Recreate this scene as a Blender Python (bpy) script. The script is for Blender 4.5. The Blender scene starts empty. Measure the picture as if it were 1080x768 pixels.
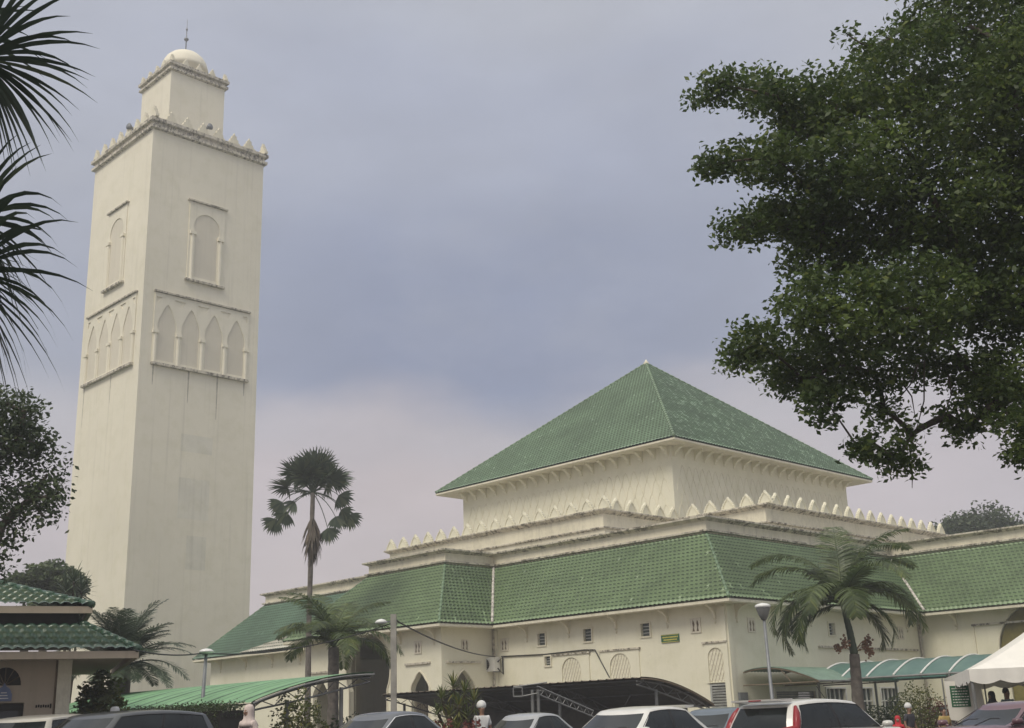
import bpy, math, random
import numpy as np
from mathutils import Vector, Matrix
from mathutils.geometry import tessellate_polygon
random.seed(7)
rng = np.random.default_rng(11)
PI = math.pi
R = math.radians
scene = bpy.context.scene
col = scene.collection

# ------------------------------------------------------------------ camera
EYE = 1.2
F_PX = 1255.0
PITCH, ROLL, YAW = R(16.85), R(1.9), R(45.5)
cam_d = bpy.data.cameras.new("camera"); cam = bpy.data.objects.new("camera", cam_d); col.objects.link(cam)
fw = Vector((0, math.cos(PITCH), math.sin(PITCH)))
up0 = Vector((0, -math.sin(PITCH), math.cos(PITCH))); rt0 = Vector((1, 0, 0))
rt = rt0*math.cos(ROLL) - up0*math.sin(ROLL)
up = rt0*math.sin(ROLL) + up0*math.cos(ROLL)
m = Matrix((rt, up, -fw)).transposed().to_4x4(); m.translation = Vector((0, 0, EYE))
cam.matrix_world = m
cam_d.sensor_width = 36; cam_d.lens = F_PX/1080*36; cam_d.clip_end = 3000; cam_d.clip_start = .05
scene.camera = cam

def at(x, y, Y):
    """a pixel of the 1080x768 photo at distance Y -> world point"""
    d = fw + rt*((x-540)/F_PX) - up*((y-384)/F_PX)
    return Vector((0, 0, EYE)) + d*(Y/d.y)

# ------------------------------------------------------------------ materials
def nodes(name):
    mt = bpy.data.materials.new(name); mt.use_nodes = True
    nt = mt.node_tree; bs = nt.nodes["Principled BSDF"]
    return mt, nt, bs
def N(nt, typ, **kw):
    n = nt.nodes.new(typ)
    for k, v_ in kw.items():
        if k.startswith('i_'):
            n.inputs[k[2:].replace('_', ' ')].default_value = v_
        else: setattr(n, k, v_)
    return n
def mixc(nt, fac, a, b, mode='MIX'):
    n = nt.nodes.new('ShaderNodeMix'); n.data_type = 'RGBA'; n.blend_type = mode
    for s, val in ((0, fac), (6, a), (7, b)):
        if isinstance(val, (int, float)): n.inputs[s].default_value = val
        elif isinstance(val, tuple): n.inputs[s].default_value = (*val[:3], 1)
        else: nt.links.new(val, n.inputs[s])
    return n.outputs[2]
def noise(nt, scale, detail=4, rough=.55, vec=None, stretch=None):
    tc = nt.nodes.new('ShaderNodeTexCoord')
    src = tc.outputs['Object'] if vec is None else vec
    if stretch:
        mp = nt.nodes.new('ShaderNodeMapping'); mp.inputs['Scale'].default_value = stretch
        nt.links.new(src, mp.inputs[0]); src = mp.outputs[0]
    n = nt.nodes.new('ShaderNodeTexNoise'); n.inputs['Scale'].default_value = scale
    n.inputs['Detail'].default_value = detail; n.inputs['Roughness'].default_value = rough
    nt.links.new(src, n.inputs['Vector'])
    return n.outputs['Fac']
def ramp(nt, src, lo, hi):
    n = nt.nodes.new('ShaderNodeMapRange'); n.inputs[1].default_value = lo; n.inputs[2].default_value = hi
    nt.links.new(src, n.inputs[0]); return n.outputs[0]
def mul(nt, a, b):
    n = nt.nodes.new('ShaderNodeMath'); n.operation = 'MULTIPLY'
    for i, s in enumerate((a, b)):
        if isinstance(s, (int, float)): n.inputs[i].default_value = s
        else: nt.links.new(s, n.inputs[i])
    return n.outputs[0]
def bump(nt, bs, h, strength=.3, dist=.02):
    b = nt.nodes.new('ShaderNodeBump'); b.inputs['Strength'].default_value = strength; b.inputs['Distance'].default_value = dist
    nt.links.new(h, b.inputs['Height']); nt.links.new(b.outputs[0], bs.inputs['Normal'])

def mat_plain(name, c, rough=.6, metal=0, var=.25, nscale=3., coat=0, bumpy=0):
    mt, nt, bs = nodes(name)
    n1 = noise(nt, nscale, 5)
    dark = tuple(x*(1-var) for x in c); lite = tuple(min(1, x*(1+var*.6)) for x in c)
    nt.links.new(mixc(nt, ramp(nt, n1, .3, .7), dark, lite), bs.inputs['Base Color'])
    bs.inputs['Roughness'].default_value = rough; bs.inputs['Metallic'].default_value = metal
    if coat: bs.inputs['Coat Weight'].default_value = coat
    if bumpy: bump(nt, bs, noise(nt, nscale*8, 4), bumpy, .01)
    return mt
def mat_plaster(name, c, dirt=(.16, .13, .09), amount=.5, streak=.35, big=.12, edge=0):
    """painted render: broad blotches, vertical rain streaks, fine grime"""
    mt, nt, bs = nodes(name)
    base = mixc(nt, ramp(nt, noise(nt, big, 5, .6), .3, .7), tuple(x*.86 for x in c), c)
    base = mixc(nt, mul(nt, ramp(nt, noise(nt, .9, 6, .65), .48, .78), amount*.5), base, (c[0]*.72, c[1]*.72, c[2]*.62))
    st = noise(nt, 1.0, 5, .6, stretch=(3.5, 3.5, .10))
    base = mixc(nt, mul(nt, ramp(nt, st, .54, .8), streak), base, dirt)
    gr = noise(nt, 9., 4, .7)
    base = mixc(nt, mul(nt, ramp(nt, gr, .6, .8), amount*.25), base, dirt)
    if edge:
        e1 = noise(nt, 3.6, 6, .8, stretch=(1, 1, .6)); e2 = noise(nt, .45, 3)
        base = mixc(nt, mul(nt, ramp(nt, e1, .47, .56), mul(nt, ramp(nt, e2, .28, .5), edge)), base, (.06, .05, .035))
    nt.links.new(base, bs.inputs['Base Color']); bs.inputs['Roughness'].default_value = .9
    bump(nt, bs, noise(nt, 14, 5, .6), .25, .02)
    return mt
def mat_tile(name, c, rough=.38, wear=.35):
    mt, nt, bs = nodes(name)
    base = mixc(nt, ramp(nt, noise(nt, .35, 5, .6), .3, .7), tuple(x*.72 for x in c), tuple(x*1.12 for x in c))
    base = mixc(nt, mul(nt, ramp(nt, noise(nt, 2.2, 4, .7), .5, .75), wear*.35), base, (c[0]*1.45, c[1]*1.15, c[2]*1.3))
    base = mixc(nt, mul(nt, ramp(nt, noise(nt, 1.6, 6, .7), .5, .75), .45), base, (.035, .05, .03))
    nt.links.new(base, bs.inputs['Base Color']); bs.inputs['Roughness'].default_value = rough
    return mt
def mat_leaf(name, dark, lite, trans=.25, rough=.5, nscale=.9):
    mt, nt, bs = nodes(name)
    g = nt.nodes.new('ShaderNodeNewGeometry')
    c = mixc(nt, g.outputs['Random Per Island'], dark, lite)
    c = mixc(nt, ramp(nt, noise(nt, nscale, 3), .35, .65), c, tuple(x*1.0 for x in dark))
    c = mixc(nt, mul(nt, ramp(nt, g.outputs['Random Per Island'], .9, 1.), .5), c, (lite[0]*1.5, lite[1]*1.2, lite[2]))
    nt.links.new(c, bs.inputs['Base Color']); bs.inputs['Roughness'].default_value = rough
    tr = nt.nodes.new('ShaderNodeBsdfTranslucent'); nt.links.new(c, tr.inputs[0])
    mx = nt.nodes.new('ShaderNodeMixShader'); mx.inputs[0].default_value = trans
    nt.links.new(bs.outputs[0], mx.inputs[1]); nt.links.new(tr.outputs[0], mx.inputs[2])
    nt.links.new(mx.outputs[0], nt.nodes['Material Output'].inputs[0])
    return mt
def mat_glass(name, c=(.02, .025, .028), rough=.06):
    mt, nt, bs = nodes(name)
    nt.links.new(mixc(nt, ramp(nt, noise(nt, 1.4, 4), .35, .7), c, tuple(x*1.9 for x in c)), bs.inputs['Base Color'])
    bs.inputs['Roughness'].default_value = rough; bs.inputs['IOR'].default_value = 1.5
    bs.inputs['Specular IOR Level'].default_value = .35
    return mt

CREAM = (.70, .655, .47)
M = {}
M['wall'] = mat_plaster('painted_wall', (.82, .785, .62), amount=1., streak=.07)
M['wall_r'] = M['wall']
M['tower'] = mat_plaster('tower_render', (.84, .79, .645), amount=.8, streak=.16, big=.08)
M['trim'] = mat_plaster('weathered_trim', (.80, .75, .59), amount=.9, streak=.22, edge=.12)
M['trimd'] = mat_plaster('stained_cornice', (.66, .61, .50), amount=1., streak=.4, edge=.85)
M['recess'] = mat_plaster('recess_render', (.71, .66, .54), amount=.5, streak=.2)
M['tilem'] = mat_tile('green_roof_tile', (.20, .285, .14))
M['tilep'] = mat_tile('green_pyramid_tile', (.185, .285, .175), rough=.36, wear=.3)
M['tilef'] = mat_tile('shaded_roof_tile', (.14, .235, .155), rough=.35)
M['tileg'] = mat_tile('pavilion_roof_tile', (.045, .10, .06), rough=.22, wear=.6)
M['tilegap'] = mat_plain('tile_shadow_gap', (.065, .105, .055), .7, var=.3)
M['cap'] = mat_tile('ridge_tile', (.14, .22, .12), rough=.4)
M['valley'] = mat_plain('valley_mortar', (.60, .56, .50), .8, var=.6, nscale=5)
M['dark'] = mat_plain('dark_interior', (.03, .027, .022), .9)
M['olive'] = mat_plain('olive_render', (.20, .17, .05), .8)
M['brown'] = mat_plain('brown_trim', (.16, .12, .075), .7)
M['white'] = mat_plain('white_paint', (.72, .71, .66), .5, var=.15)
M['grey'] = mat_plain('grey_steel', (.22, .23, .24), .5, .3)
M['lgrey'] = mat_plain('galvanised_steel', (.22, .22, .21), .5, .3)
M['conc'] = mat_plain('concrete', (.36, .34, .30), .9, var=.3, bumpy=.3)
M['black'] = mat_plain('black_rubber', (.015, .015, .015), .6)
M['glass'] = mat_glass('window_glass')
M['wglass'] = mat_glass('wall_window_glass', (.05, .06, .055), .2)
M['carglass'] = mat_glass('car_glass', (.012, .015, .015), .06)
M['bark'] = mat_plain('tree_bark', (.10, .08, .06), .9, var=.5, nscale=6, bumpy=.5)
M['pbark'] = mat_plain('palm_bark', (.15, .13, .11), .9, var=.5, nscale=5, bumpy=.5)
M['leafbig'] = mat_leaf('raintree_leaf', (.055, .092, .024), (.18, .245, .055), .45, nscale=.8)
M['leafmid'] = mat_leaf('broad_leaf', (.04, .062, .026), (.10, .14, .05), .35)
M['leaflight'] = mat_leaf('pale_leaf', (.08, .115, .05), (.16, .20, .09), .35)
M['leafyel'] = mat_leaf('croton_leaf', (.07, .10, .025), (.25, .25, .07), .35)
M['frond'] = mat_leaf('palm_leaf', (.055, .085, .028), (.17, .22, .06), .4, .4)
M['frondn'] = mat_leaf('near_palm_leaf', (.03, .045, .03), (.08, .115, .07), .2, .45)
M['frondt'] = mat_leaf('fan_palm_leaf', (.05, .075, .045), (.11, .145, .085), .25, .5)
M['frondd'] = mat_leaf('dead_palm_leaf', (.10, .08, .06), (.2, .17, .13), .2, .8)
M['fruit'] = mat_plain('palm_fruit', (.27, .15, .085), .6, var=.4, nscale=12)
M['redleaf'] = mat_leaf('red_leaf', (.12, .03, .02), (.3, .1, .07), .3)
M['canopyg'] = mat_plain('green_sheet_metal', (.19, .37, .19), .45, var=.22, nscale=1.2)
M['awning'] = mat_plain('faded_green_sheet', (.15, .23, .17), .5, var=.25, nscale=2)
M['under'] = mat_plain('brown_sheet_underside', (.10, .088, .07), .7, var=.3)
M['shutter'] = mat_plain('shutter_paint', (.42, .43, .40), .6)
M['asphalt'] = mat_plain('asphalt', (.055, .054, .052), .9, var=.35, nscale=1.5, bumpy=.4)
M['grass'] = mat_plain('ground_grass', (.06, .075, .03), .95, var=.4, nscale=.8)
M['line'] = mat_plain('road_paint', (.6, .6, .56), .7, var=.3, nscale=4)
M['pave'] = mat_plain('paving', (.27, .25, .22), .9, var=.25, nscale=2, bumpy=.3)
M['tent'] = mat_plain('tent_canvas', (.80, .77, .70), .8, var=.06, nscale=2)
M['pink'] = mat_plaster('pavilion_wall', (.50, .42, .32), amount=.6, streak=.3)
M['skin'] = mat_plain('skin', (.30, .17, .11), .6, var=.1)
M['hair'] = mat_plain('hair', (.02, .016, .013), .7)
M['chrome'] = mat_plain('chrome', (.7, .7, .7), .15, 1, var=.05)
M['red'] = mat_plain('tail_lamp', (.28, .012, .018), .25, var=.1)
M['lamp'] = mat_plain('lamp_glass', (.75, .75, .72), .3, var=.05)
M['green'] = mat_plain('sign_green', (.02, .12, .05), .5)
M['yellow'] = mat_plain('sign_lettering', (.65, .55, .12), .5)
M['blue'] = mat_plain('sign_blue', (.14, .18, .30), .5)
# polycarbonate canopy
mt, nt, bs = nodes('teal_polycarbonate'); M['poly'] = mt
nt.links.new(mixc(nt, ramp(nt, noise(nt, 1.5, 4), .3, .7), (.13, .25, .22), (.22, .36, .31)), bs.inputs['Base Color'])
bs.inputs['Roughness'].default_value = .3
_tr = nt.nodes.new('ShaderNodeBsdfTranslucent'); _tr.inputs[0].default_value = (.18, .38, .32, 1)
_mx = nt.nodes.new('ShaderNodeMixShader'); _mx.inputs[0].default_value = .45
nt.links.new(bs.outputs[0], _mx.inputs[1]); nt.links.new(_tr.outputs[0], _mx.inputs[2]); nt.links.new(_mx.outputs[0], nt.nodes['Material Output'].inputs[0])

# ------------------------------------------------------------------ objects
def tag(o, label=None, cat=None, group=None, kind=None):
    if label: o['label'] = label
    if cat: o['category'] = cat
    if group: o['group'] = group
    if kind: o['kind'] = kind
    return o
def thing(name, loc, label, cat, group=None, rz=0):
    o = bpy.data.objects.new(name, None); col.objects.link(o); o.location = loc; o.rotation_euler = (0, 0, rz)
    o.empty_display_size = .3
    return tag(o, label, cat, group)
def copy_tree(o, parent=None):
    c = o.copy(); col.objects.link(c); c.parent = parent
    for ch in list(o.children): copy_tree(ch, c)
    return c

class MB:
    def __init__(s, off=None): s.v = []; s.f = []; s.off = Vector(off) if off is not None else Vector((0, 0, 0))
    def add(s, vs, fs):
        k = len(s.v); s.v += [tuple(Vector(p)-s.off) for p in vs]; s.f += [tuple(i+k for i in f) for f in fs]
    def box(s, c, sx, sy, sz, ex=Vector((1, 0, 0)), ey=Vector((0, 1, 0)), ez=Vector((0, 0, 1))):
        c = Vector(c); vs = []
        for k in (-1, 1):
            for j in (-1, 1):
                for i in (-1, 1): vs.append(c+ex*(i*sx/2)+ey*(j*sy/2)+ez*(k*sz/2))
        s.add(vs, [(0, 2, 3, 1), (4, 5, 7, 6), (0, 1, 5, 4), (2, 6, 7, 3), (0, 4, 6, 2), (1, 3, 7, 5)])
    def tube(s, pts, r, n=8, cap=True):
        pts = [Vector(p) for p in pts]; m_ = len(pts)
        rs = r if isinstance(r, (list, tuple)) else [r]*m_
        vs = []; prev = None
        for i, p in enumerate(pts):
            d = (pts[min(i+1, m_-1)]-pts[max(i-1, 0)])
            d = d.normalized() if d.length > 1e-9 else Vector((0, 0, 1))
            if prev is None:
                a = d.cross(Vector((0, 0, 1)));
                if a.length < .05: a = d.cross(Vector((0, 1, 0)))
                a.normalize()
            else:
                a = prev - d*prev.dot(d); a.normalize()
            prev = a; b = d.cross(a)
            for j in range(n):
                t = 2*PI*j/n; vs.append(p+(a*math.cos(t)+b*math.sin(t))*rs[i])
        fs = [(i*n+j, i*n+(j+1) % n, (i+1)*n+(j+1) % n, (i+1)*n+j) for i in range(m_-1) for j in range(n)]
        if cap: fs += [tuple(range(n))[::-1], tuple((m_-1)*n+j for j in range(n))]
        s.add(vs, fs)
    def lathe(s, prof, c, n=20):
        c = Vector(c); vs = []
        for (r, z) in prof:
            for j in range(n):
                t = 2*PI*j/n; vs.append(c+Vector((r*math.cos(t), r*math.sin(t), z)))
        fs = [(i*n+j, i*n+(j+1) % n, (i+1)*n+(j+1) % n, (i+1)*n+j) for i in range(len(prof)-1) for j in range(n)]
        fs += [tuple(range(n))[::-1], tuple((len(prof)-1)*n+j for j in range(n))]
        s.add(vs, fs)
    def plate(s, outer, holes, o, ex, ey, th):
        """2-D polygon with holes in the frame (ex, ey), front face at +th along ex x ey"""
        o = Vector(o); nz = ex.cross(ey)
        loops = [list(outer)]+[list(h) for h in holes]
        tris = tessellate_polygon([[Vector((p[0], p[1], 0)) for p in l] for l in loops])
        flat = [p for l in loops for p in l]; n = len(flat)
        vs = [o+ex*p[0]+ey*p[1]+nz*th for p in flat]+[o+ex*p[0]+ey*p[1] for p in flat]
        fs = []
        for t in tris:
            a, b, c = [flat[i] for i in t]
            ar = (b[0]-a[0])*(c[1]-a[1])-(b[1]-a[1])*(c[0]-a[0])
            t = tuple(t) if ar > 0 else tuple(t)[::-1]
            fs.append(t); fs.append(tuple(i+n for i in t[::-1]))
        k = 0
        for li, l in enumerate(loops):
            ar = sum(l[i][0]*l[(i+1) % len(l)][1]-l[(i+1) % len(l)][0]*l[i][1] for i in range(len(l)))
            ccw = (ar > 0) == (li == 0)
            for i in range(len(l)):
                a, b = k+i, k+(i+1) % len(l)
                fs.append((b, a, a+n, b+n) if ccw else (a, b, b+n, a+n))
            k += len(l)
        s.add(vs, fs)
    def build(s, name, mat, parent=None, smooth=False, label=None):
        me = bpy.data.meshes.new(name); me.from_pydata(s.v, [], s.f); me.update()
        if mat is not None: me.materials.append(mat)
        if smooth: me.shade_smooth()
        o = bpy.data.objects.new(name, me); col.objects.link(o); o.parent = parent
        if label: o['label'] = label
        return o

def npmesh(name, V, Fq, mat, parent, off=(0, 0, 0), mi=None, mat2=None):
    """fast mesh of quads"""
    V = np.asarray(V, dtype=np.float32)-np.array(off, dtype=np.float32)
    me = bpy.data.meshes.new(name); nf = len(Fq); Fq = np.asarray(Fq, dtype=np.int32)
    me.vertices.add(len(V)); me.vertices.foreach_set('co', V.ravel())
    me.loops.add(nf*4); me.loops.foreach_set('vertex_index', Fq.ravel())
    me.polygons.add(nf); me.polygons.foreach_set('loop_start', np.arange(0, nf*4, 4, dtype=np.int32))
    me.polygons.foreach_set('loop_total', np.full(nf, 4, dtype=np.int32))
    me.materials.append(mat)
    if mat2 is not None:
        me.materials.append(mat2); me.polygons.foreach_set('material_index', np.asarray(mi, dtype=np.int32))
    me.update(calc_edges=True); me.validate()
    o = bpy.data.objects.new(name, me); col.objects.link(o); o.parent = parent
    return o

# ------------------------------------------------------------------ plan frame of the mosque: a to the left and away, b to the right and away
U = Vector((-math.cos(YAW), math.sin(YAW), 0)); V = Vector((math.sin(YAW), math.cos(YAW), 0)); Z = Vector((0, 0, 1))
C0 = Vector((8.591, 49.7, 0))
def P(a, b, z=0): return C0+U*a+V*b+Z*z

def arch(cx, z0, w, zs, kind='round', n=14, rise=None):
    """opening outline, ccw from bottom left"""
    h = w/2; pts = [(cx-h, z0), (cx+h, z0)]
    if kind == 'round':
        pts += [(cx+h*math.cos(t), zs+h*math.sin(t)) for t in [PI*i/n for i in range(n+1)]]
    elif kind == 'horseshoe':
        r = h*1.16; a0 = -math.acos(h/r)
        zc = zs+r*math.sin(-a0)
        pts += [(cx+r*math.cos(t), zc+r*math.sin(t)) for t in [a0+(PI-2*a0)*i/n for i in range(n+1)]]
    else:  # pointed, slightly horseshoe
        rise = rise or w*.95; bul = w*.06
        for i in range(n+1):
            s = i/n; x = h*math.cos(s*PI/2)**.72+bul*math.sin(PI*min(1, s*1.6)) if s < .99 else 0
            pts.append((cx+x, zs+rise*s))
        pts += [(2*cx-p[0], p[1]) for p in pts[:1:-1]][1:]
    return pts
def rect(x0, x1, z0, z1): return [(x0, z0), (x1, z0), (x1, z1), (x0, z1)]

def tile_roof(root, name, P0, P1, T1, T0, mat, w=.25, row=.25, amp=.07, step=.038, seg=4, stagger=True):
    """barrel tiles in stepped courses over a trapezoid; eave P0-P1, top T0-T1"""
    P0, P1, T0, T1 = map(Vector, (P0, P1, T0, T1))
    ax = (P1-P0).normalized(); d = T0-P0; x_t0 = d.dot(ax); upv = d-ax*x_t0; L = upv.length; upv.normalize()
    W = (P1-P0).length; x_t1 = (T1-P0).dot(ax)
    nz = ax.cross(upv)
    if nz.z < 0: nz = -nz
    xmin, xmax = min(0, x_t0), max(W, x_t1)
    nc = int((xmax-xmin)/w*seg)+1; xs = np.linspace(xmin, xmax, nc+1)
    nr = max(2, int(L/row)); rr = L/nr
    prof2 = [np.abs(np.sin(PI*xs/w))**.7*amp, np.abs(np.sin(PI*(xs/w+.5)))**.7*amp]
    A = np.array(ax); B = np.array(upv); Nz = np.array(nz); O = np.array(P0)
    lines = []
    for k in range(nr):
        for s, o_ in ((k*rr, step), ((k+1)*rr, 0.)):
            fL = s/L; xl = x_t0*fL; xr = W+(x_t1-W)*fL
            x = np.clip(xs, xl, xr)
            jit = rng.normal(0, .004, len(xs)) if o_ else 0
            h = prof2[k % 2 if stagger else 0]+o_+jit
            lines.append(O+np.outer(x, A)+s*B+np.outer(h, Nz))
    Vv = np.concatenate(lines); n = len(xs); Fq = []; mi = []
    i = np.arange(n-1)
    flip = np.dot(np.cross(A, B), Nz) < 0
    for l in range(len(lines)-1):
        q = np.stack([l*n+i, l*n+i+1, (l+1)*n+i+1, (l+1)*n+i], 1)
        # drop collapsed faces
        dx = np.abs(Vv[q[:, 0]]-Vv[q[:, 1]]).sum(1)+np.abs(Vv[q[:, 2]]-Vv[q[:, 3]]).sum(1)
        q = q[dx > 1e-6]
        if flip: q = q[:, ::-1]
        Fq.append(q); mi.append(np.full(len(q), l % 2))
    return npmesh(name, Vv, np.concatenate(Fq), mat, root, root.location, np.concatenate(mi), M['tilegap'])

def sweep(mb, path, prof, closed=False, side=1):
    """sweep profile (out, z) along a plan path in (a, b); out is measured to the outer side"""
    n = len(path); P2 = [Vector(p) for p in path]; rows = []
    for i in range(n):
        pa = P2[i-1] if (i > 0 or closed) else None; pb = P2[(i+1) % n] if (i < n-1 or closed) else None
        ds = []
        if pa is not None: ds.append((P2[i]-pa).normalized())
        if pb is not None: ds.append((pb-P2[i]).normalized())
        ns = [Vector((-d[1], d[0]))*side for d in ds]
        if len(ns) == 2:
            mm = ns[0]+ns[1]; mm = mm/(mm.dot(ns[0])) if abs(mm.dot(ns[0])) > 1e-6 else ns[0]
        else: mm = ns[0]
        rows.append([P(P2[i][0]+mm[0]*o, P2[i][1]+mm[1]*o, z) for (o, z) in prof])
    k = len(prof); vs = [p for r in rows for p in r]; fs = []
    for i in range(n if closed else n-1):
        j = (i+1) % n
        for q in range(k-1): fs.append((i*k+q, j*k+q, j*k+q+1, i*k+q+1))
    mb.add(vs, fs)

# ================================================================== SETTING
def ground():
    mb = MB(); n = 24; xs = [-900+1800*i/n for i in range(n+1)]
    vs = [(x, y, 0) for y in [-100+1300*j/n for j in range(n+1)] for x in xs]
    mb.add(vs, [(j*(n+1)+i, j*(n+1)+i+1, (j+1)*(n+1)+i+1, (j+1)*(n+1)+i) for j in range(n) for i in range(n)])
    tag(mb.build('ground', M['grass']), kind='structure')
    mb = MB(); a0, a1, b0, b1 = -34, 30, -52, -8
    mb.add([P(a0, b0, .004), P(a0, b1, .004), P(a1, b1, .004), P(a1, b0, .004)], [(0, 1, 2, 3)])
    tag(mb.build('parking_lot', M['asphalt']), kind='structure')
    mb = MB()
    for i in range(14):
        a = -17+2.7*i; c = P(a, -30.5, .008); mb.add([c-U*.05-V*2.4, c+U*.05-V*2.4, c+U*.05+V*2.4, c-U*.05+V*2.4], [(0, 1, 2, 3)])
    tag(mb.build('bay_markings', M['line']), kind='structure')
    mb = MB(); mb.box(P(6, -3.5, .06), 56, 8.9, .12, U, V)
    tag(mb.build('pavement', M['pave']), kind='structure')
ground()

# ================================================================== MOSQUE
mosque = thing('mosque', P(0, 0, 0), 'cream mosque with green tiled pyramid roof and skirt roofs above stained parapets', 'mosque')
ML = mosque.location
def mb_(): return MB(ML)
EZ, TZ = 5.93, 9.27   # eave and top of the skirt roof
WO = .85
# -- walls as plates (front faces on the measured planes, .3 m thick)
def wall_v(a_lo, a_hi, b, holes=(), z1=6.1, name='wall', mat='wall', z0=0):
    """wall facing the left front (normal -V); holes given in (a, z)"""
    mb = mb_(); fl = [[(-p[0], p[1]) for p in h] for h in holes]
    mb.plate(rect(-a_hi, -a_lo, z0, z1), fl, P(0, b+.3), -U, Z, .3)
    return mb.build(name, M[mat], mosque)
def wall_u(b_lo, b_hi, a, holes=(), z1=6.1, name='wall', mat='wall', z0=0):
    mb = mb_(); mb.plate(rect(b_lo, b_hi, z0, z1), holes, P(a+.3, 0), V, Z, .3)
    return mb.build(name, M[mat], mosque)
win_a = [(11.70, 5.08), (8.70, 5.06), (5.22, 5.04)]
h1 = [rect(a-.25, a+.25, z-.28, z+.28) for a, z in win_a]+[rect(11.15, 11.53, 3.84, 4.26)]+[rect(1.0, 1.95, 0.02, 2.58)]
wall_v(.85, 15.1, WO, h1)
aw = arch(0, .02, 1.35, 2.75, 'pointed', rise=1.08)
wall_u(-2.3, .85, 15.1, [[(x-1.2, z) for x, z in aw]])
small = arch(0, .02, 1.35, 2.75, 'pointed', rise=1.08)
big = arch(20.85, .02, 3.2, 3.1, 'horseshoe', 22)
wall_v(15.1, 26.5, -2.6, [[(x+16.7, z) for x, z in small], big, [(x+25.0, z) for x, z in small]])
mb = mb_(); mb.box(P(26.35, -.9, 3.05), .3, 3.0, 6.1, U, V); mb.build('wall', M['wall'], mosque)
wall_v(26.5, 42.3, WO)
mb = mb_(); mb.box(P(42.15, 20, 3.05), .3, 37.6, 6.1, U, V); mb.build('wall', M['wall'], mosque)
h2 = [rect(5.8-.25, 5.8+.25, 4.66, 5.2), rect(9.0-.25, 9.25, 4.70, 5.24), rect(3.95, 7.1, .02, 2.28), rect(8.0, 9.6, .6, 2.3), rect(10.4, 12.0, .6, 2.3), rect(12.8, 14.4, .6, 2.3)]
wall_u(1.16, 17.35, WO, h2)
wall_v(-18, .84, 17.35, [arch(-5.4, .02, 3.8, 2.75, 'horseshoe', 20)])
# interior blocks: what is seen through the openings
mb = mb_()
mb.box(P(20.8, 6.0, 3), 11, .3, 6, U, V); mb.box(P(8, 5.4, 3), 12, .3, 6, U, V); mb.box(P(5.4, 9, 3), .3, 7, 6, U, V)
mb.box(P(-5, 20.4, 3), 20, .3, 6, U, V)
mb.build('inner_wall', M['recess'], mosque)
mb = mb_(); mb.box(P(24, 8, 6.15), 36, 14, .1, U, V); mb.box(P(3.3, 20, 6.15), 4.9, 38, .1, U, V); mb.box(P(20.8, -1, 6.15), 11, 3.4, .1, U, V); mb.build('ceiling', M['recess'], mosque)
# olive infill of the large arch
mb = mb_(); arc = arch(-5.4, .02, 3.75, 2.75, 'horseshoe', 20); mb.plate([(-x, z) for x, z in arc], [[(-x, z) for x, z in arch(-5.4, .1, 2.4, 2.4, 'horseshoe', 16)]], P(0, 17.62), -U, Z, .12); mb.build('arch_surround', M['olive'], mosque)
# soffits and fascias
eave = [(43.2, 39), (43.2, 0), (27.4, 0), (27.4, -3.45), (14.25, -3.45), (14.25, 0), (0, 0), (0, 16.5), (-18, 16.5)]
top = [(39.85, 39), (39.85, 3.35), (24.05, 3.35), (24.05, -.1), (17.6, -.1), (17.6, 3.35), (3.35, 3.35), (3.35, 19.85), (-18, 19.85)]
mb = mb_(); sweep(mb, eave, [(-1.2, 5.83), (-.30, 5.79), (-.05, 5.76), (0.0, 5.79), (.0, 5.9), (-.1, 5.93)], side=1)
fascia = mb.build('eave_fascia', M['trim'], mosque)
# -- tiled skirt roofs
def skirt(i, mat, name='skirt_roof', **kw):
    e0, e1, t0, t1 = eave[i], eave[i+1], top[i], top[i+1]
    return tile_roof(mosque, name, P(*e0, EZ), P(*e1, EZ), P(*t1, TZ), P(*t0, TZ), M[mat], **kw)
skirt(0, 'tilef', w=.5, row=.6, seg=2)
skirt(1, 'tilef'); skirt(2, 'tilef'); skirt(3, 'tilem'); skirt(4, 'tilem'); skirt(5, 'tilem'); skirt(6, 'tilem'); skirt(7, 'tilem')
def cap(p, q, mat='cap', name='hip_cap', r=.075, n_=14):
    p, q = Vector(p), Vector(q); mb = mb_(); L = (q-p).length; k = max(2, int(L/.42))
    for i in range(k):
        a_, b_ = p.lerp(q, i/k), p.lerp(q, (i+1.08)/k if i < k-1 else 1); mb.tube([a_, b_], [r*1.15, r*.85], 8)
    return mb.build(name, M[mat], mosque, True)
for i, (e, t) in enumerate(zip(eave, top)):
    if i in (1, 3, 4, 6): cap(P(*e, EZ+.03), P(*t, TZ+.05))
    if i in (2, 5, 7): cap(P(*e, EZ+.13), P(*t, TZ+.13), 'valley', 'valley_gutter', .075)
# pale tiles that paint the glare at the foot of the far roof
M['tileglare'] = mat_tile('painted_glare_tile', (.62, .60, .50), rough=.4, wear=.6)
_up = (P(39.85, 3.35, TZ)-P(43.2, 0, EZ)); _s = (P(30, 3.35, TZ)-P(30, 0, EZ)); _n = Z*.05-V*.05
tile_roof(mosque, 'painted_glare_tiles', P(37.4, 0, EZ)+_n, P(30.4, 0, EZ)+_n, P(27.6, 0, EZ)+_s*.46+_n, P(28.6, 0, EZ)+_s*.46+_n, M['tileglare'])
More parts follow.
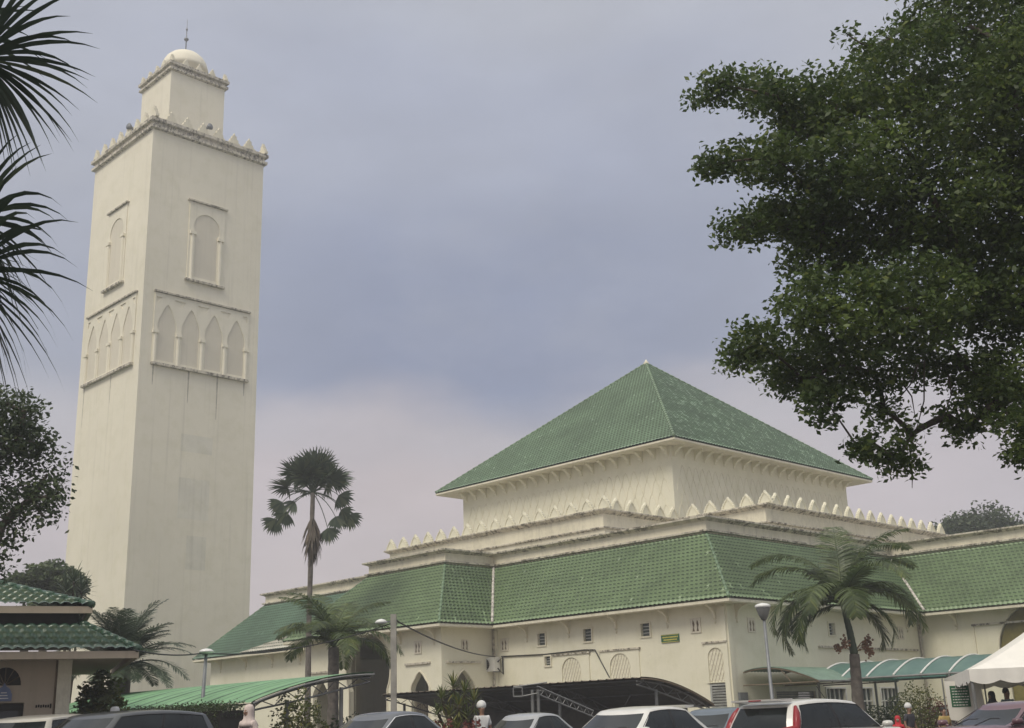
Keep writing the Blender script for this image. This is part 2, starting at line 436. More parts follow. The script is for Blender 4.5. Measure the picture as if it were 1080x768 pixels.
# -- parapet with its two mouldings
par = [(39.85, 40), (39.85, 3.35), (24.05, 3.35), (24.05, -.1), (17.6, -.1), (17.6, 3.35), (3.35, 3.35), (3.35, 19.85), (-18, 19.85)]
mb = mb_(); sweep(mb, par, [(.0, 9.0), (.0, 9.36)], side=1); mb.build('parapet_base', M['trim'], mosque)
mb = mb_(); sweep(mb, par, [(.0, 9.36), (.20, 9.38), (.20, 9.46), (.02, 9.50)], side=1); mb.build('lower_cornice', M['trimd'], mosque)
mb = mb_(); sweep(mb, par, [(.02, 9.50), (.02, 9.88)], side=1); mb.build('parapet', M['trim'], mosque)
mb = mb_(); sweep(mb, par, [(.02, 9.88), (.14, 9.95), (.27, 9.99), (.30, 10.0), (.30, 10.08), (0, 10.12), (-.3, 10.12), (-.3, 9.95)], side=1); mb.build('upper_cornice', M['trimd'], mosque)
mb = mb_(); z = 9.95
for a0, a1, b0, b1 in ((3.5, 39.7, 3.5, 40), (17.8, 23.9, .05, 3.5), (-18, 3.5, 20.0, 40)):
    mb.add([P(a0, b0, z), P(a1, b0, z), P(a1, b1, z), P(a0, b1, z)], [(0, 3, 2, 1)])
mb.build('flat_roof', M['conc'], mosque)
# -- stepped tier: cross plan
tier = [(28.9, 36.5), (28.9, 5.2), (11.2, 5.2), (11.2, 11.2), (5.3, 11.2), (5.3, 30.6), (11.2, 30.6), (11.2, 36.5)]
mb = mb_(); sweep(mb, tier, [(.45, 9.95), (.45, 10.62)], True, 1); mb.build('lower_tier_wall', M['trim'], mosque)
mb = mb_(); sweep(mb, tier, [(.45, 10.62), (.58, 10.68), (.58, 10.74), (.1, 10.80), (0, 10.86)], True, 1); mb.build('tier_ledge', M['trimd'], mosque)
mb = mb_(); sweep(mb, tier, [(0, 10.86), (0, 11.52)], True, 1); mb.build('upper_tier_wall', M['trim'], mosque)
mb = mb_(); sweep(mb, tier, [(0, 11.52), (.2, 11.64), (.28, 11.68), (.28, 11.75), (-.3, 11.80)], True, 1); mb.build('tier_cornice', M['trimd'], mosque)
mb = mb_()
for a0, a1, b0, b1 in ((11.2, 28.9, 5.2, 36.5), (5.3, 11.2, 11.2, 30.6)):
    mb.add([P(a0, b0, 11.77), P(a1, b0, 11.77), P(a1, b1, 11.77), P(a0, b1, 11.77)], [(0, 3, 2, 1)])
mb.build('tier_roof', M['conc'], mosque)
# merlons: cusped pointed leaves
def merlon_poly(w=1.0, h=.74):
    half = [(.46, 0), (.47, .16), (.41, .20), (.42, .34), (.33, .40), (.33, .54), (.23, .60), (.21, .73), (.10, .80), (0, 1.0)]
    r_ = [(x*w, z*h) for x, z in half]; return r_+[(-x, z) for x, z in r_[-2::-1]]
mb = MB(); mb.plate(merlon_poly(), [], (0, .07, 0), Vector((1, 0, 0)), Z, .14)
inner = [(x*.66, z*.72+.08) for x, z in merlon_poly()]
mb.plate([(x*.78, z*.84+.06) for x, z in merlon_poly()], [inner], (0, -.07, 0), Vector((1, 0, 0)), Z, .04)
merl_me = mb.build('merlon', M['wall'], mosque); merl_mesh = merl_me.data; bpy.data.objects.remove(merl_me)
def rot_for(ex): return math.atan2(ex.y, ex.x)
def put(name, mesh, p, rz, parent, sc=1):
    o = bpy.data.objects.new(name, mesh); col.objects.link(o); o.parent = parent
    o.location = Vector(p)-parent.location; o.rotation_euler = (0, 0, rz); o.scale = (sc,)*3; return o
nmer = 0
for (p, q) in ((tier[1], tier[2]), (tier[2], tier[3]), (tier[3], tier[4]), (tier[4], tier[5])):
    p, q = Vector(p), Vector(q); L = (q-p).length; k = round(L/1.2); d = (q-p)/k
    for i in range(k+1):
        if i == 0 and p != Vector(tier[1]): continue
        s = p+d*i; nrm = Vector((d[1], -d[0])).normalized(); ex = U*d[0]+V*d[1]
        inn = s+nrm*.12
        put('merlon', merl_mesh, P(inn[0], inn[1], 11.74), rot_for(ex)+(PI if False else 0), mosque); nmer += 1
# -- drum with sebka relief, corbels and the pyramid
pa0, pa1, pb0, pb1 = 10.2, 30.5, 10.35, 31.6
da0, da1, db0, db1 = pa0+1.3, pa1-1.3, pb0+1.3, pb1-1.3
mb = mb_(); mb.box(P((da0+da1)/2, (db0+db1)/2, 13.9), da1-da0, db1-db0, 4.4, U, V); mb.build('drum_wall', M['wall'], mosque)
def sebka(along0, along1, face, z0=12.0, z1=15.0):
    mb = mb_(); w = .62; n = int((along1-along0)/w); w = (along1-along0)/n; rows = 4; h = (z1-z0)/rows
    for r_ in range(rows):
        for i in range(n):
            c = along0+(i+.5+(.5 if r_ % 2 else 0))*w
            if c+w/2 > along1+.01: continue
            pts = []
            for s in range(9):
                t = s/8; x = c+(t-.5)*w; zz = z0+h*r_+h*(1-abs(2*t-1)**1.7)*1.05
                pts.append(face(x, zz))
            mb.tube(pts, .020, 4, False)
    return mb.build('sebka_relief', M['trim'], mosque)
sebka(da0+.3, da1-.3, lambda x, z: P(x, db0-.005, z))
sebka(db0+.3, db1-.3, lambda x, z: P(da0-.005, x, z))
# corbel profile: out (x), z
cp = [(0, 0), (.10, .03), (.12, .2), (.20, .22), (.24, .40), (.42, .46), (.60, .62), (.95, .72), (.95, .86), (0, .86)]
cp = [(x*.66, z*.74+.22) for x, z in cp]
mb = MB(); mb.plate([(x, z) for x, z in cp], [], (0, .11, 0), Vector((0, -1, 0)) if False else Vector((1, 0, 0)), Z, .22)
co = mb.build('corbel', M['wall'], mosque); corb_mesh = co.data; bpy.data.objects.remove(co)
def corb(p, outv): return put('corbel', corb_mesh, p, rot_for(outv), mosque)
k = 19
for i in range(k): corb(P(da0+.3+(da1-da0-.6)*i/(k-1), db0, 15.22), -V)
k = 20
for i in range(k): corb(P(da0, db0+.3+(db1-db0-.6)*i/(k-1), 15.22), -U)
mb = mb_()
pyp = [(pa1, pb1), (pa1, pb0), (pa0, pb0), (pa0, pb1)]
sweep(mb, pyp, [(-1.4, 16.09), (-.3, 16.02), (-.04, 16.0), (0, 16.03), (0, 16.13), (-.1, 16.16)], True, 1); mb.build('pyramid_fascia', M['trim'], mosque)
apx = P((pa0+pa1)/2, (pb0+pb1)/2, 24.75)
pc = [P(a, b, 16.16) for a, b in pyp]
for i, j, kw in ((1, 2, {}), (2, 3, {}), (3, 0, dict(w=.6, row=.8, seg=2)), (0, 1, dict(w=.6, row=.8, seg=2))):
    tile_roof(mosque, 'pyramid_roof', pc[i], pc[j], apx, apx, M['tilep'], **kw)
for c in pc: cap(c+Z*.04, apx+Z*.06, r=.10)
mb = mb_(); mb.lathe([(.16, -.1), (.2, .1), (.1, .2), (.02, .35)], apx, 10); mb.build('apex_cap', M['trim'], mosque, True)
# -- small windows with frame and pane
def win_v(a, z, w, h, b=WO, bars=1, fr='trim', pane='wglass'):
    mb = mb_(); o = P(0, b-.02)
    mb.plate([(-a-w/2-.07, z-h/2-.07), (-a+w/2+.07, z-h/2-.07), (-a+w/2+.07, z+h/2+.07), (-a-w/2-.07, z+h/2+.07)], [rect(-a-w/2, -a+w/2, z-h/2, z+h/2)], P(0, b-.003), -U, Z, .05)
    f = mb.build('window', M[fr], mosque)
    mb = mb_(); mb.plate(rect(-a-w/2, -a+w/2, z-h/2, z+h/2), [], P(0, b+.14), -U, Z, .02); mb.build('pane', M[pane], f)
    mb = mb_()
    for q in range(1, 4): mb.box(P(a, b+.08, z-h/2+h*q/4), w, .03, .035, U, V)
    mb.build('louvre', M['shutter'], f)
for a, z in win_a: win_v(a, z, .5, .56)
win_v(11.34, 4.05, .38, .42)
def win_u(b, z, w, h, a=WO, grid=None):
    mb = mb_(); mb.plate(rect(b-w/2-.07, b+w/2+.07, z-h/2-.07, z+h/2+.07), [rect(b-w/2, b+w/2, z-h/2, z+h/2)], P(a-.003, 0), V, Z, .05)
    f = mb.build('window', M['white' if grid else 'trim'], mosque)
    mb = mb_(); mb.plate(rect(b-w/2, b+w/2, z-h/2, z+h/2), [], P(a+.16, 0), V, Z, .02); mb.build('pane', M['wglass'], f)
    mb = mb_()
    if grid:
        for q in range(1, grid[0]): mb.box(P(a+.08, b-w/2+w*q/grid[0], z), .06, .06, h, U, V)
        for q in range(1, grid[1]): mb.box(P(a+.07, b, z-h/2+h*q/grid[1]), .06, w, .05, U, V)
        mb.build('glazing_bar', M['white'], f)
    else:
        for q in range(1, 4): mb.box(P(a+.08, b, z-h/2+h*q/4), .03, w, .035, U, V)
        mb.build('louvre', M['shutter'], f)
win_u(5.8, 4.93, .5, .54); win_u(9.0, 4.97, .5, .54)
for b in (8.8, 11.2, 13.6): win_u(b, 1.45, 1.6, 1.7, grid=(4, 3))
# pierced vent blocks
def vent_block(o, ex, w=.55, h=.62):
    holes = []
    for i in (0, 1):
        c = -.11+.22*i
        holes += [[(c-.07, -.24), (c+.07, -.24), (c+.03, -.1), (c+.08, .04), (c+.02, .2), (c-.02, .24), (c-.06, .1), (c-.02, -.06)]]
    mb = mb_(); mb.plate(rect(-w/2, w/2, -h/2, h/2), holes, o, ex, Z, .045); v_ = mb.build('vent_block', M['recess'], mosque)
    mb = mb_(); mb.plate(rect(-w/2+.05, w/2-.05, -h/2+.05, h/2-.05), [], o, ex, Z, .006); mb.build('vent_opening', M['brown'], v_)
vent_block(P(2.43, WO-.003, 5.0), -U); vent_block(P(WO-.003, 2.62, 4.95), V); vent_block(P(WO-.003, 15.4, 4.97), V)
vent_block(P(16.84, -2.603, 4.97), -U); vent_block(P(15.097, -1.1, 5.0), V, .4, .5); vent_block(P(14.3, WO-.003, 5.0), -U)
# blind arch panels with lattice
def lattice_panel(o, ex, w, zb, zt, fw_, z0, z1, ztop_arch):
    """outer frame fw_ wide from z0 to z1; arched field w wide"""
    ar = arch(0, zb, w, ztop_arch-w/2, 'round', 16)
    mb = mb_(); mb.plate(rect(-fw_/2, fw_/2, z0, z1), [ar], o, ex, Z, .05); p_ = mb.build('arch_panel', M['wall'], mosque)
    mb = mb_(); nz = ex.cross(Z); o = Vector(o)
    mb.box(o+Z*(z1+.03)+nz*.05, fw_+.16, .12, .07, ex, nz, Z); mb.build('panel_header', M['trimd'], p_)
    mb = mb_()
    def inside(x, z):
        if z < zb: return False
        zz = ztop_arch-w/2
        return abs(x) < w/2-.02 if z < zz else x*x+(z-zz)**2 < (w/2-.02)**2
    for sgn in (1, -1):
        c = -w-(ztop_arch-zb)
        while c < w+(ztop_arch-zb):
            seg = []
            for s in range(61):
                zz = zb+(ztop_arch-zb)*s/60; x = c+sgn*(zz-zb)*.42
                if inside(x, zz): seg.append(o+ex*x+Z*zz+nz*.012)
            if len(seg) > 2: mb.tube([seg[0], seg[-1]], .014, 4, False)
            c += .17
    mb.build('lattice', M['recess'], p_)
lattice_panel(P(9.80, WO-.003, 0), -U, 1.22, .9, 4.1, 2.28, .3, 4.25, 4.12)
lattice_panel(P(6.80, WO-.003, 0), -U, 1.22, .9, 4.1, 2.28, .3, 4.25, 4.12)
lattice_panel(P(1.50, WO-.003, 0), -U, .80, 2.62, 4.1, 1.12, 2.60, 4.22, 4.02)
# louvred door
mb = mb_(); mb.plate(rect(-1.95, -1.0, .03, 2.56), [rect(-1.87, -1.08, .2, 2.48)], P(0, WO+.06), -U, Z, .05); dr = mb.build('door', M['shutter'], mosque)
mb = mb_()
for i in range(20): mb.box(P(1.475, WO+.06, .26+.112*i), .79, .03, .07, U, (V+Z*.6).normalized(), (Z-V*.6).normalized())
mb.build('louvre', M['shutter'], dr)
mb = mb_(); mb.box(P(1.475, WO+.10, 1.3), .9, .02, 2.5, U, V); mb.build('backing', M['dark'], dr)
# roller shutter on the right face
mb = mb_(); mb.plate(rect(3.85, 7.2, .02, 2.40), [rect(3.97, 7.08, .03, 2.2)], P(WO-.003, 0), V, Z, .06); sh = mb.build('shutter_door', M['white'], mosque)
mb = mb_()
for i in range(22): mb.box(P(WO+.1, 5.52, .08+.1*i), .05, 3.1, .085, U, V)
mb.build('shutter_slats', M['grey'], sh)
# header mouldings
def header(o, ex, w):
    nz = ex.cross(Z); mb = mb_(); mb.box(Vector(o)+nz*.05, w, .1, .09, ex, nz, Z); return mb.build('header_moulding', M['trimd'], mosque)
header(P(16.85, -2.6, 4.2), -U, 1.9); header(P(25.0, -2.6, 4.2), -U, 1.9); header(P(15.1, -1.2, 4.18), V, 2.2)
header(P(WO, 12.3, 4.15), V, 9.2); header(P(-5.4, 17.35, 5.18), -U, 6.8)
for a in (-2.05, -8.7):
    mb = mb_(); mb.box(P(a, 17.31, 2.6), .09, .08, 5.1, U, V); mb.build('panel_edge', M['trim'], mosque)
# arch archivolts on the wing
def archivolt(o, ex, poly, grow=.16):
    cx = sum(p[0] for p in poly)/len(poly); nz = ex.cross(Z)
    mb = mb_(); pts = [Vector(o)+ex*p[0]+Z*p[1]+nz*.02 for p in poly[1:]+[poly[0]]]
    mb.tube(pts, .045, 6, False); return mb.build('archivolt', M['trim'], mosque)
archivolt(P(0, -2.6), -U, [(-(x+16.7), z) for x, z in small]); archivolt(P(15.1, 0), V, [(x-1.2, z) for x, z in aw])
archivolt(P(0, -2.6), -U, [(-x, z) for x, z in big])
archivolt(P(0, 17.35), -U, [(-x, z) for x, z in arch(-5.4, .02, 3.8, 2.75, 'horseshoe', 20)])
# balustrade grilles in the arches
mb = mb_()
mb.box(P(16.7, -2.45, 2.55), 1.3, .05, .06, U, V); mb.box(P(16.7, -2.45, 1.5), 1.3, .05, .06, U, V)
for i in range(9): mb.box(P(16.1+.15*i, -2.45, 1.4), .025, .025, 2.3, U, V)
mb.build('grille', M['brown'], mosque)
# pilasters, eave brackets, downpipes
for a in (.98, 14.9):
    mb = mb_(); mb.box(P(a, WO-.03, 2.85), .24, .06, 5.7, U, V); mb.build('pilaster', M['wall'], mosque)
mb = mb_(); mb.box(P(WO-.03, 1.0, 2.85), .06, .24, 5.7, U, V); mb.build('pilaster', M['wall'], mosque)
bp = [(0, 0), (.1, .08), (.12, .22), (.2, .38), (.38, .5), (.62, .56), (.62, .66), (0, .66)]
mb = MB(); mb.plate(bp, [], (0, .06, 0), Vector((1, 0, 0)), Z, .12); mb.lathe([(.02, -.16), (.05, -.1), (.02, -.02)], (.05, 0, 0), 8)
bo = mb.build('eave_bracket', M['trim'], mosque); bmesh_ = bo.data; bpy.data.objects.remove(bo)
for a in (1.4, 3.96, 6.93, 9.9, 12.7): put('eave_bracket', bmesh_, P(a, WO, 5.17), rot_for(-V), mosque)
for b in (1.6, 4.3, 7.3, 10.3, 13.3, 16.1): put('eave_bracket', bmesh_, P(WO, b, 5.17), rot_for(-U), mosque)
for a in (15.6, 18.2, 23.4, 26.1): put('eave_bracket', bmesh_, P(a, -2.6, 5.17), rot_for(-V), mosque)
for a in (29, 32, 35, 38, 41): put('eave_bracket', bmesh_, P(a, WO, 5.17), rot_for(-V), mosque)
for a in (-1.2, -9.4): put('eave_bracket', bmesh_, P(a, 17.35, 5.17), rot_for(-V), mosque)
for (a, b) in ((15.02, .77), (.77, 17.27)):
    mb = mb_(); mb.tube([P(a, b, 0), P(a, b, 5.8)], .06, 8)
    for zz in (1.2, 3.0, 4.8): mb.tube([P(a, b, zz), P(a, b, zz+.06)], .075, 8)
    mb.build('downpipe', M['trimd'], mosque, True)
mb = mb_(); mb.box(P(.80, 1.55, 1.75), .1, .55, .85, U, V); mb.build('meter_box', M['grey'], mosque)

# ================================================================== MINARET
mc = P(59.3, 5.6)
minaret = thing('minaret', mc, 'tall square cream minaret with blind arches, crenellated cornice and small domed lantern', 'minaret')
def mt_(): return MB(mc)
H = 5.3
CA, CB = 59.3, 5.6
mb = mt_(); mb.box(P(CA, CB, 24.7), 2*H, 2*H, 49.4, U, V); mb.build('shaft', M['tower'], minaret)
mb = mt_(); mb.box(P(CA, CB, .4), 2*H+.4, 2*H+.4, .8, U, V); mb.build('plinth', M['conc'], minaret)
def ring(z0, prof, h, mat, name):
    mb = mt_(); path = [(CA+h, CB+h), (CA+h, CB-h), (CA-h, CB-h), (CA-h, CB+h)]
    sweep(mb, path, [(o, z0+z) for o, z in prof], True, 1); return mb.build(name, M[mat], minaret)
ring(49.4, [(0, -.02), (.22, .06), (.26, .06), (.26, .3), (.06, .34), (.06, .62), (.26, .68), (.32, .70), (.32, .98), (-.3, 1.02), (-.3, .7)], H, 'trimd', 'cornice')
mb = mt_(); mb.box(P(CA, CB, 49.9), 2*H-.02, 2*H-.02, .9, U, V); mb.build('terrace', M['conc'], minaret)
def step_merlon(w, h):
    half = [(.5, 0), (.5, .2), (.36, .24), (.34, .46), (.2, .5), (.18, .74), (.05, .8), (0, 1)]
    r_ = [(x*w, z*h) for x, z in half]; poly = r_+[(-x, z) for x, z in r_[-2::-1]]
    mb = MB(); mb.plate(poly, [], (0, .14, 0), Vector((1, 0, 0)), Z, .28); o = mb.build('merlon', M['trim'], minaret); me = o.data; bpy.data.objects.remove(o); return me
mm1 = step_merlon(1.15, 1.15); mm2 = step_merlon(.75, .8)
def side_merlons(h, z, n, mesh):
    for s in (-1, 1):
        for i in range(n):
            t = -h+2*h*i/(n-1)
            put('merlon', mesh, P(CA+t, CB+s*h, z), rot_for(U), minaret)
            if 0 < i < n-1: put('merlon', mesh, P(CA+s*h, CB+t, z), rot_for(V), minaret)
side_merlons(H-.05, 50.38, 8, mm1)
h2_ = 2.65
mb = mt_(); mb.box(P(CA, CB, 53.8), 2*h2_, 2*h2_, 7.2, U, V); mb.build('lantern', M['tower'], minaret)
ring(57.1, [(0, -.02), (.2, .05), (.24, .06), (.24, .26), (.05, .3), (.05, .5), (.24, .55), (.3, .57), (.3, .82), (-.3, .86), (-.3, .5)], h2_, 'trimd', 'lantern_cornice')
mb = mt_(); mb.box(P(CA, CB, 57.5), 2*h2_-.02, 2*h2_-.02, .8, U, V); mb.build('lantern_roof', M['conc'], minaret)
side_merlons(h2_-.02, 57.9, 5, mm2)
mb = mt_(); mb.lathe([(1.95, 57.9), (1.95, 59.0), (2.1, 59.05), (2.08, 59.4), (1.95, 59.85), (1.7, 60.3), (1.35, 60.65), (.9, 60.93), (.4, 61.1), (.05, 61.14)], (mc.x, mc.y, 0), 28); mb.build('dome', M['tower'], minaret, True)
mb = mt_(); mb.lathe([(.05, 61.0), (.05, 62.3), (.18, 62.4), (.22, 62.5), (.18, 62.6), (.05, 62.7), (.04, 63.4), (.1, 63.5), (.1, 63.6), (.03, 63.7), (.02, 64.6)], (mc.x, mc.y, 0), 10); mb.build('finial', M['grey'], minaret, True)
# relief panels: face function
def tower_panels(o, ex):
    """o: foot of the face's centre line, ex: to the viewer's right"""
    nz = ex.cross(Z)
    # single arch
    ar = arch(0, 37.3, 2.1, 41.2, 'horseshoe', 18)
    mb = mt_(); mb.plate(rect(-1.65, 1.65, 36.95, 43.9), [ar], o-nz*.0, ex, Z, .08); p_ = mb.build('arch_panel', M['tower'], minaret)
    mb = mt_(); mb.plate(arch(0, 37.3, 2.1, 41.2, 'horseshoe', 18), [], o, ex, Z, .02); mb.build('arch_recess', M['recess'], p_)
    mb = mt_(); mb.box(o+Z*44.0+nz*.1, 3.7, .3, .12, ex, nz, Z); mb.build('header', M['trimd'], p_); mb = mt_(); mb.box(o+Z*36.9+nz*.12, 3.6, .34, .16, ex, nz, Z); mb.build('ledge', M['trimd'], p_)
    for s in (-1, 1):
        mb = mt_(); mb.tube([o+ex*s*1.3+nz*.06+Z*37.0, o+ex*s*1.3+nz*.06+Z*41.0], .17, 10); mb.box(o+ex*s*1.3+nz*.08+Z*41.1, .56, .36, .26, ex, nz, Z)
        mb.build('column', M['tower'], p_)
    # arcade of four
    W_ = 8.6; cs = [-3.15, -1.05, 1.05, 3.15]
    holes = [arch(c, 29.6, 1.55, 32.0, 'pointed', rise=2.35) for c in cs]
    spand = []
    for c in (-4.2, -2.1, 0, 2.1, 4.2):
        l, r_ = max(c-.5, -W_/2+.12), min(c+.5, W_/2-.12)
        spand.append([(l, 34.85), (max(c-.18, l), 34.35), (min(c+.18, r_), 34.35), (r_, 34.85)])
    mb = mt_(); mb.plate(rect(-W_/2, W_/2, 29.3, 35.2), holes+spand, o, ex, Z, .08); p_ = mb.build('arcade_panel', M['tower'], minaret)
    for c in cs:
        mb = mt_(); mb.plate(arch(c, 29.6, 1.55, 32.0, 'pointed', rise=2.35), [], o, ex, Z, .02); mb.build('arch_recess', M['recess'], p_)
    mb = mt_(); mb.box(o+Z*35.3+nz*.1, W_+.2, .3, .12, ex, nz, Z); mb.build('header', M['trimd'], p_); mb = mt_(); mb.box(o+Z*29.25+nz*.12, W_+.1, .34, .2, ex, nz, Z); mb.build('ledge', M['trimd'], p_)
    for c in (-4.12, -2.1, 0, 2.1, 4.12):
        mb = mt_(); mb.tube([o+ex*c+nz*.05+Z*29.4, o+ex*c+nz*.05+Z*31.8], .15, 10); mb.box(o+ex*c+nz*.07+Z*31.9, .5, .32, .24, ex, nz, Z)
        mb.build('column', M['tower'], p_)
tower_panels(P(CA-H-.002, CB), V); tower_panels(P(CA, CB-H-.002), -U)
# rain stains under the arcade ledge
M['stain'] = mat_plain('rain_stain', (.46, .42, .34), .9, var=.3)
M['patch'] = mat_plaster('patched_render', (.775, .74, .62), amount=1.0, streak=.2, big=.5)
for b0, b1, z0, z1 in ((4.2, 7.0, 22.6, 24.0), (4.2, 6.9, 17.3, 20.5), (5.1, 6.8, 13.4, 16.0)):
    mb = mt_(); mb.plate(rect(b0, b1, z0, z1), [], P(CA-H-.002, 0), V, Z, .004); mb.build('repair_patch', M['patch'], minaret)
for (o_, ex_, c_, L_) in ((P(CA-H-.002, CB), V, -4.1, 1.6), (P(CA-H-.002, CB), V, -1.0, 2.6), (P(CA-H-.002, CB), V, 1.6, 3.6), (P(CA-H-.002, CB), V, 4.1, 1.2), (P(CA, CB-H-.002), -U, -4.2, 3.4), (P(CA, CB-H-.002), -U, .6, 2.4)):
    mb = mt_(); w_ = .07; mb.plate([(c_-w_*.3, 29.15-L_), (c_+w_*.2, 29.15-L_), (c_+w_*.8, 29.15-L_*.4), (c_+w_, 29.15), (c_-w_, 29.15), (c_-w_*.8, 29.15-L_*.5)], [], o_, ex_, Z, .004); mb.build('rain_streak', M['stain'], minaret)
def horn(p, ex, label):
    t = thing('loudspeaker', p, label, 'loudspeaker')
    mb = MB(); mb.tube([Vector((0, 0, 0)), Vector((0, 0, .9))], .05, 8); mb.build('pole', M['grey'], t)
    ex = Vector(ex).normalized(); mb = MB()
    c = Vector((0, 0, .85)); mb.tube([c-ex*.35, c-ex*.1, c+ex*.15, c+ex*.5], [.10, .09, .13, .30], 12); mb.build('horn', M['grey'], t, True)
    return t
horn(P(CA-H+.3, CB-.3, 50.42), -U+V*.2, 'grey horn loudspeaker on the right front edge of the minaret terrace')
horn(P(CA-.9, CB-H+.3, 50.42), -V-U*.3, 'grey horn loudspeaker on the left edge of the minaret terrace')

# ================================================================== VEGETATION
def leaves(name, centers, size, mat, parent, off, aspect=.55, droop=.25, spread=.3):
    """leaf-shaped quads around the given points; random directions"""
    n = len(centers); c = np.asarray(centers)
    d = rng.normal(size=(n, 3)); d[:, 2] = d[:, 2]*.6-droop; d /= np.linalg.norm(d, axis=1)[:, None]
    t = rng.normal(size=(n, 3)); s = np.cross(d, t); s /= np.linalg.norm(s, axis=1)[:, None]
    L = size*rng.uniform(.6, 1.25, n)[:, None]; Wd = L*aspect/2
    nn = np.cross(d, s)
    base = c-d*L/2; tip = c+d*L/2; mid = c+d*L*.02-nn*L*.08
    Vv = np.stack([base, mid+s*Wd, tip, mid-s*Wd], 1).reshape(-1, 3)
    Fq = np.arange(n*4).reshape(n, 4)
    return npmesh(name, Vv, Fq, mat, parent, off)
def crown_points(lobes, density, twig_r, per, flat=.85, shell=.45):
    pts = []
    for (c, r) in lobes:
        r3 = np.array(r if isinstance(r, (tuple, list)) else (r, r, r*flat))
        n = max(3, int(density*r3[0]*r3[0]*4))
        for _ in range(n):
            d = rng.normal(size=3); d /= np.linalg.norm(d)
            q = np.array(c)+d*r3*(shell+(1.05-shell)*rng.random()**.6)
            k = max(3, int(per*rng.uniform(.5, 1.3)))
            pts.append(q+np.clip(rng.normal(size=(k, 3)), -1.5, 1.5)*np.array([twig_r, twig_r, twig_r*.6]))
    return np.concatenate(pts)
def limbs(mb, trunk_top, lobes, r0=.05, rmax=.3):
    """join lobe centres to the trunk by the nearest already joined centre"""
    pts = [Vector(trunk_top)]; par_ = [-1]; todo = sorted([Vector(c) for c, r in lobes], key=lambda q: (q-pts[0]).length)
    for q in todo:
        best = min(range(len(pts)), key=lambda i: (pts[i]-q).length+.35*(pts[i]-pts[0]).length)
        pts.append(q); par_.append(best)
    cnt = [1]*len(pts)
    for i in range(len(pts)-1, 0, -1): cnt[par_[i]] += cnt[i]
    for i in range(1, len(pts)):
        a, b = pts[par_[i]], pts[i]; ra = min(rmax, r0*math.sqrt(cnt[i])); L = (b-a).length
        mid = a.lerp(b, .5)+Vector((random.uniform(-.1, .1), random.uniform(-.1, .1), random.uniform(-.02, .12)))*L
        seg = [a.lerp(mid, t)*(1-t)+mid.lerp(b, t)*t for t in (0, .25, .5, .75, 1)]
        mb.tube(seg, [ra*(1-.1*k) for k in range(5)], 7, False)
    return pts
def auto_lobes(c, rx, rz, n, r):
    out = []
    for i in range(n):
        d = rng.normal(size=3); d /= np.linalg.norm(d); d[2] = abs(d[2])*1.0-.25
        out.append((tuple(np.array(c)+d*np.array([rx, rx, rz])*rng.uniform(.45, 1)), r*rng.uniform(.7, 1.2)))
    return out
def tree(name, base, lobes, trunk_top, tr, label, leaf, leafsize, density, twig_r, per, group=None, mat_b='bark', shell=.45, extra=None, lr=.05, lmax=.3):
    base = Vector(base); t = thing(name, base, label, 'tree', group)
    mb = MB(base); tt = Vector(trunk_top)
    mb.tube([base, base.lerp(tt, .06), base.lerp(tt, .4)+Vector((.1, .05, 0)), tt], [tr*1.5, tr*1.1, tr*.9, tr*.7], 12, False)
    limbs(mb, tt, lobes, lr, lmax)
    if extra: extra(mb)
    mb.build('trunk', M[mat_b], t, True)
    leaves('crown', crown_points(lobes, density, twig_r, per, shell=shell), leafsize, M[leaf], t, base)
    return t

# the big tree leaning in from the right
spec = [(745,95,18),(768,92,20),(795,98,26),(820,102,28),(848,112,32),
 (742,176,15),(765,172,20),(792,168,26),(820,168,30),(845,150,34),
 (765,245,14),(785,240,20),(808,232,26),(835,225,32),
 (892,35,5),(908,46,9),(925,52,10),(948,18,7),(962,28,12),(1005,20,42),(1050,25,48),(965,62,42),(925,85,42),(885,112,42),(1080,60,55),
 (895,180,52),(950,150,58),(1015,120,62),(1070,110,60),(865,262,44),(925,255,58),(990,225,62),(1050,210,62),
 (855,325,36),(905,330,50),(965,325,55),(1025,310,58),(1080,320,55),(870,212,40),(1100,240,60),
 (775,376,17),(798,362,24),(825,378,32),(848,402,28),(872,424,24),(885,385,40),
 (922,395,22),(975,378,28),(1022,392,30),(1050,425,26),
 (932,432,18),(922,468,20),(948,485,20),(962,458,11),(905,472,9),
 (1062,405,38),(1078,455,28),(1020,452,17),(1000,438,16),(1085,480,20),
 (1130,60,60),(1140,180,65),(1140,320,60),(1130,430,45),(1190,120,70),(1200,260,70),(1190,400,60),(1265,60,70),(1280,180,75),(1270,300,65),(1350,120,75),(1360,250,70),(1330,360,60),(1300,-40,70),(1060,-60,60),(1130,-40,60),(990,-40,50),(1200,-20,70)]
lob = []
for (x, y, r) in spec:
    Y = 15.5+random.uniform(-1.2, 1.2)*min(1, r/40); s_ = Y/math.cos(R(20))/F_PX*1.04
    rr = r*s_; lob.append((tuple(at(x, y, Y)), (rr, rr*1.5 if r > 30 else rr*1.1, rr*.9)))
tt = at(1215, 400, 16.4)
bigbase = (tt.x+.35, 16.3, 0)
def hang(mb):
    for (x0, y0, x1, y1) in ((945, 395, 966, 445), (975, 380, 962, 470), (962, 470, 945, 495), (1000, 395, 995, 440), (950, 490, 962, 515), (968, 385, 940, 430)):
        a, b = at(x0, y0, 15.5), at(x1, y1, 15.5); mb.tube([a, a.lerp(b, .5)+Vector((.08, 0, .02)), b], [.014, .01, .004], 5, False)
tree('shade_tree', bigbase, lob, tt, .38, 'huge dark leafy tree reaching into the picture from the right', 'leafbig', .095, 78, .115, 23, extra=hang, shell=.25, lr=.016, lmax=.085)

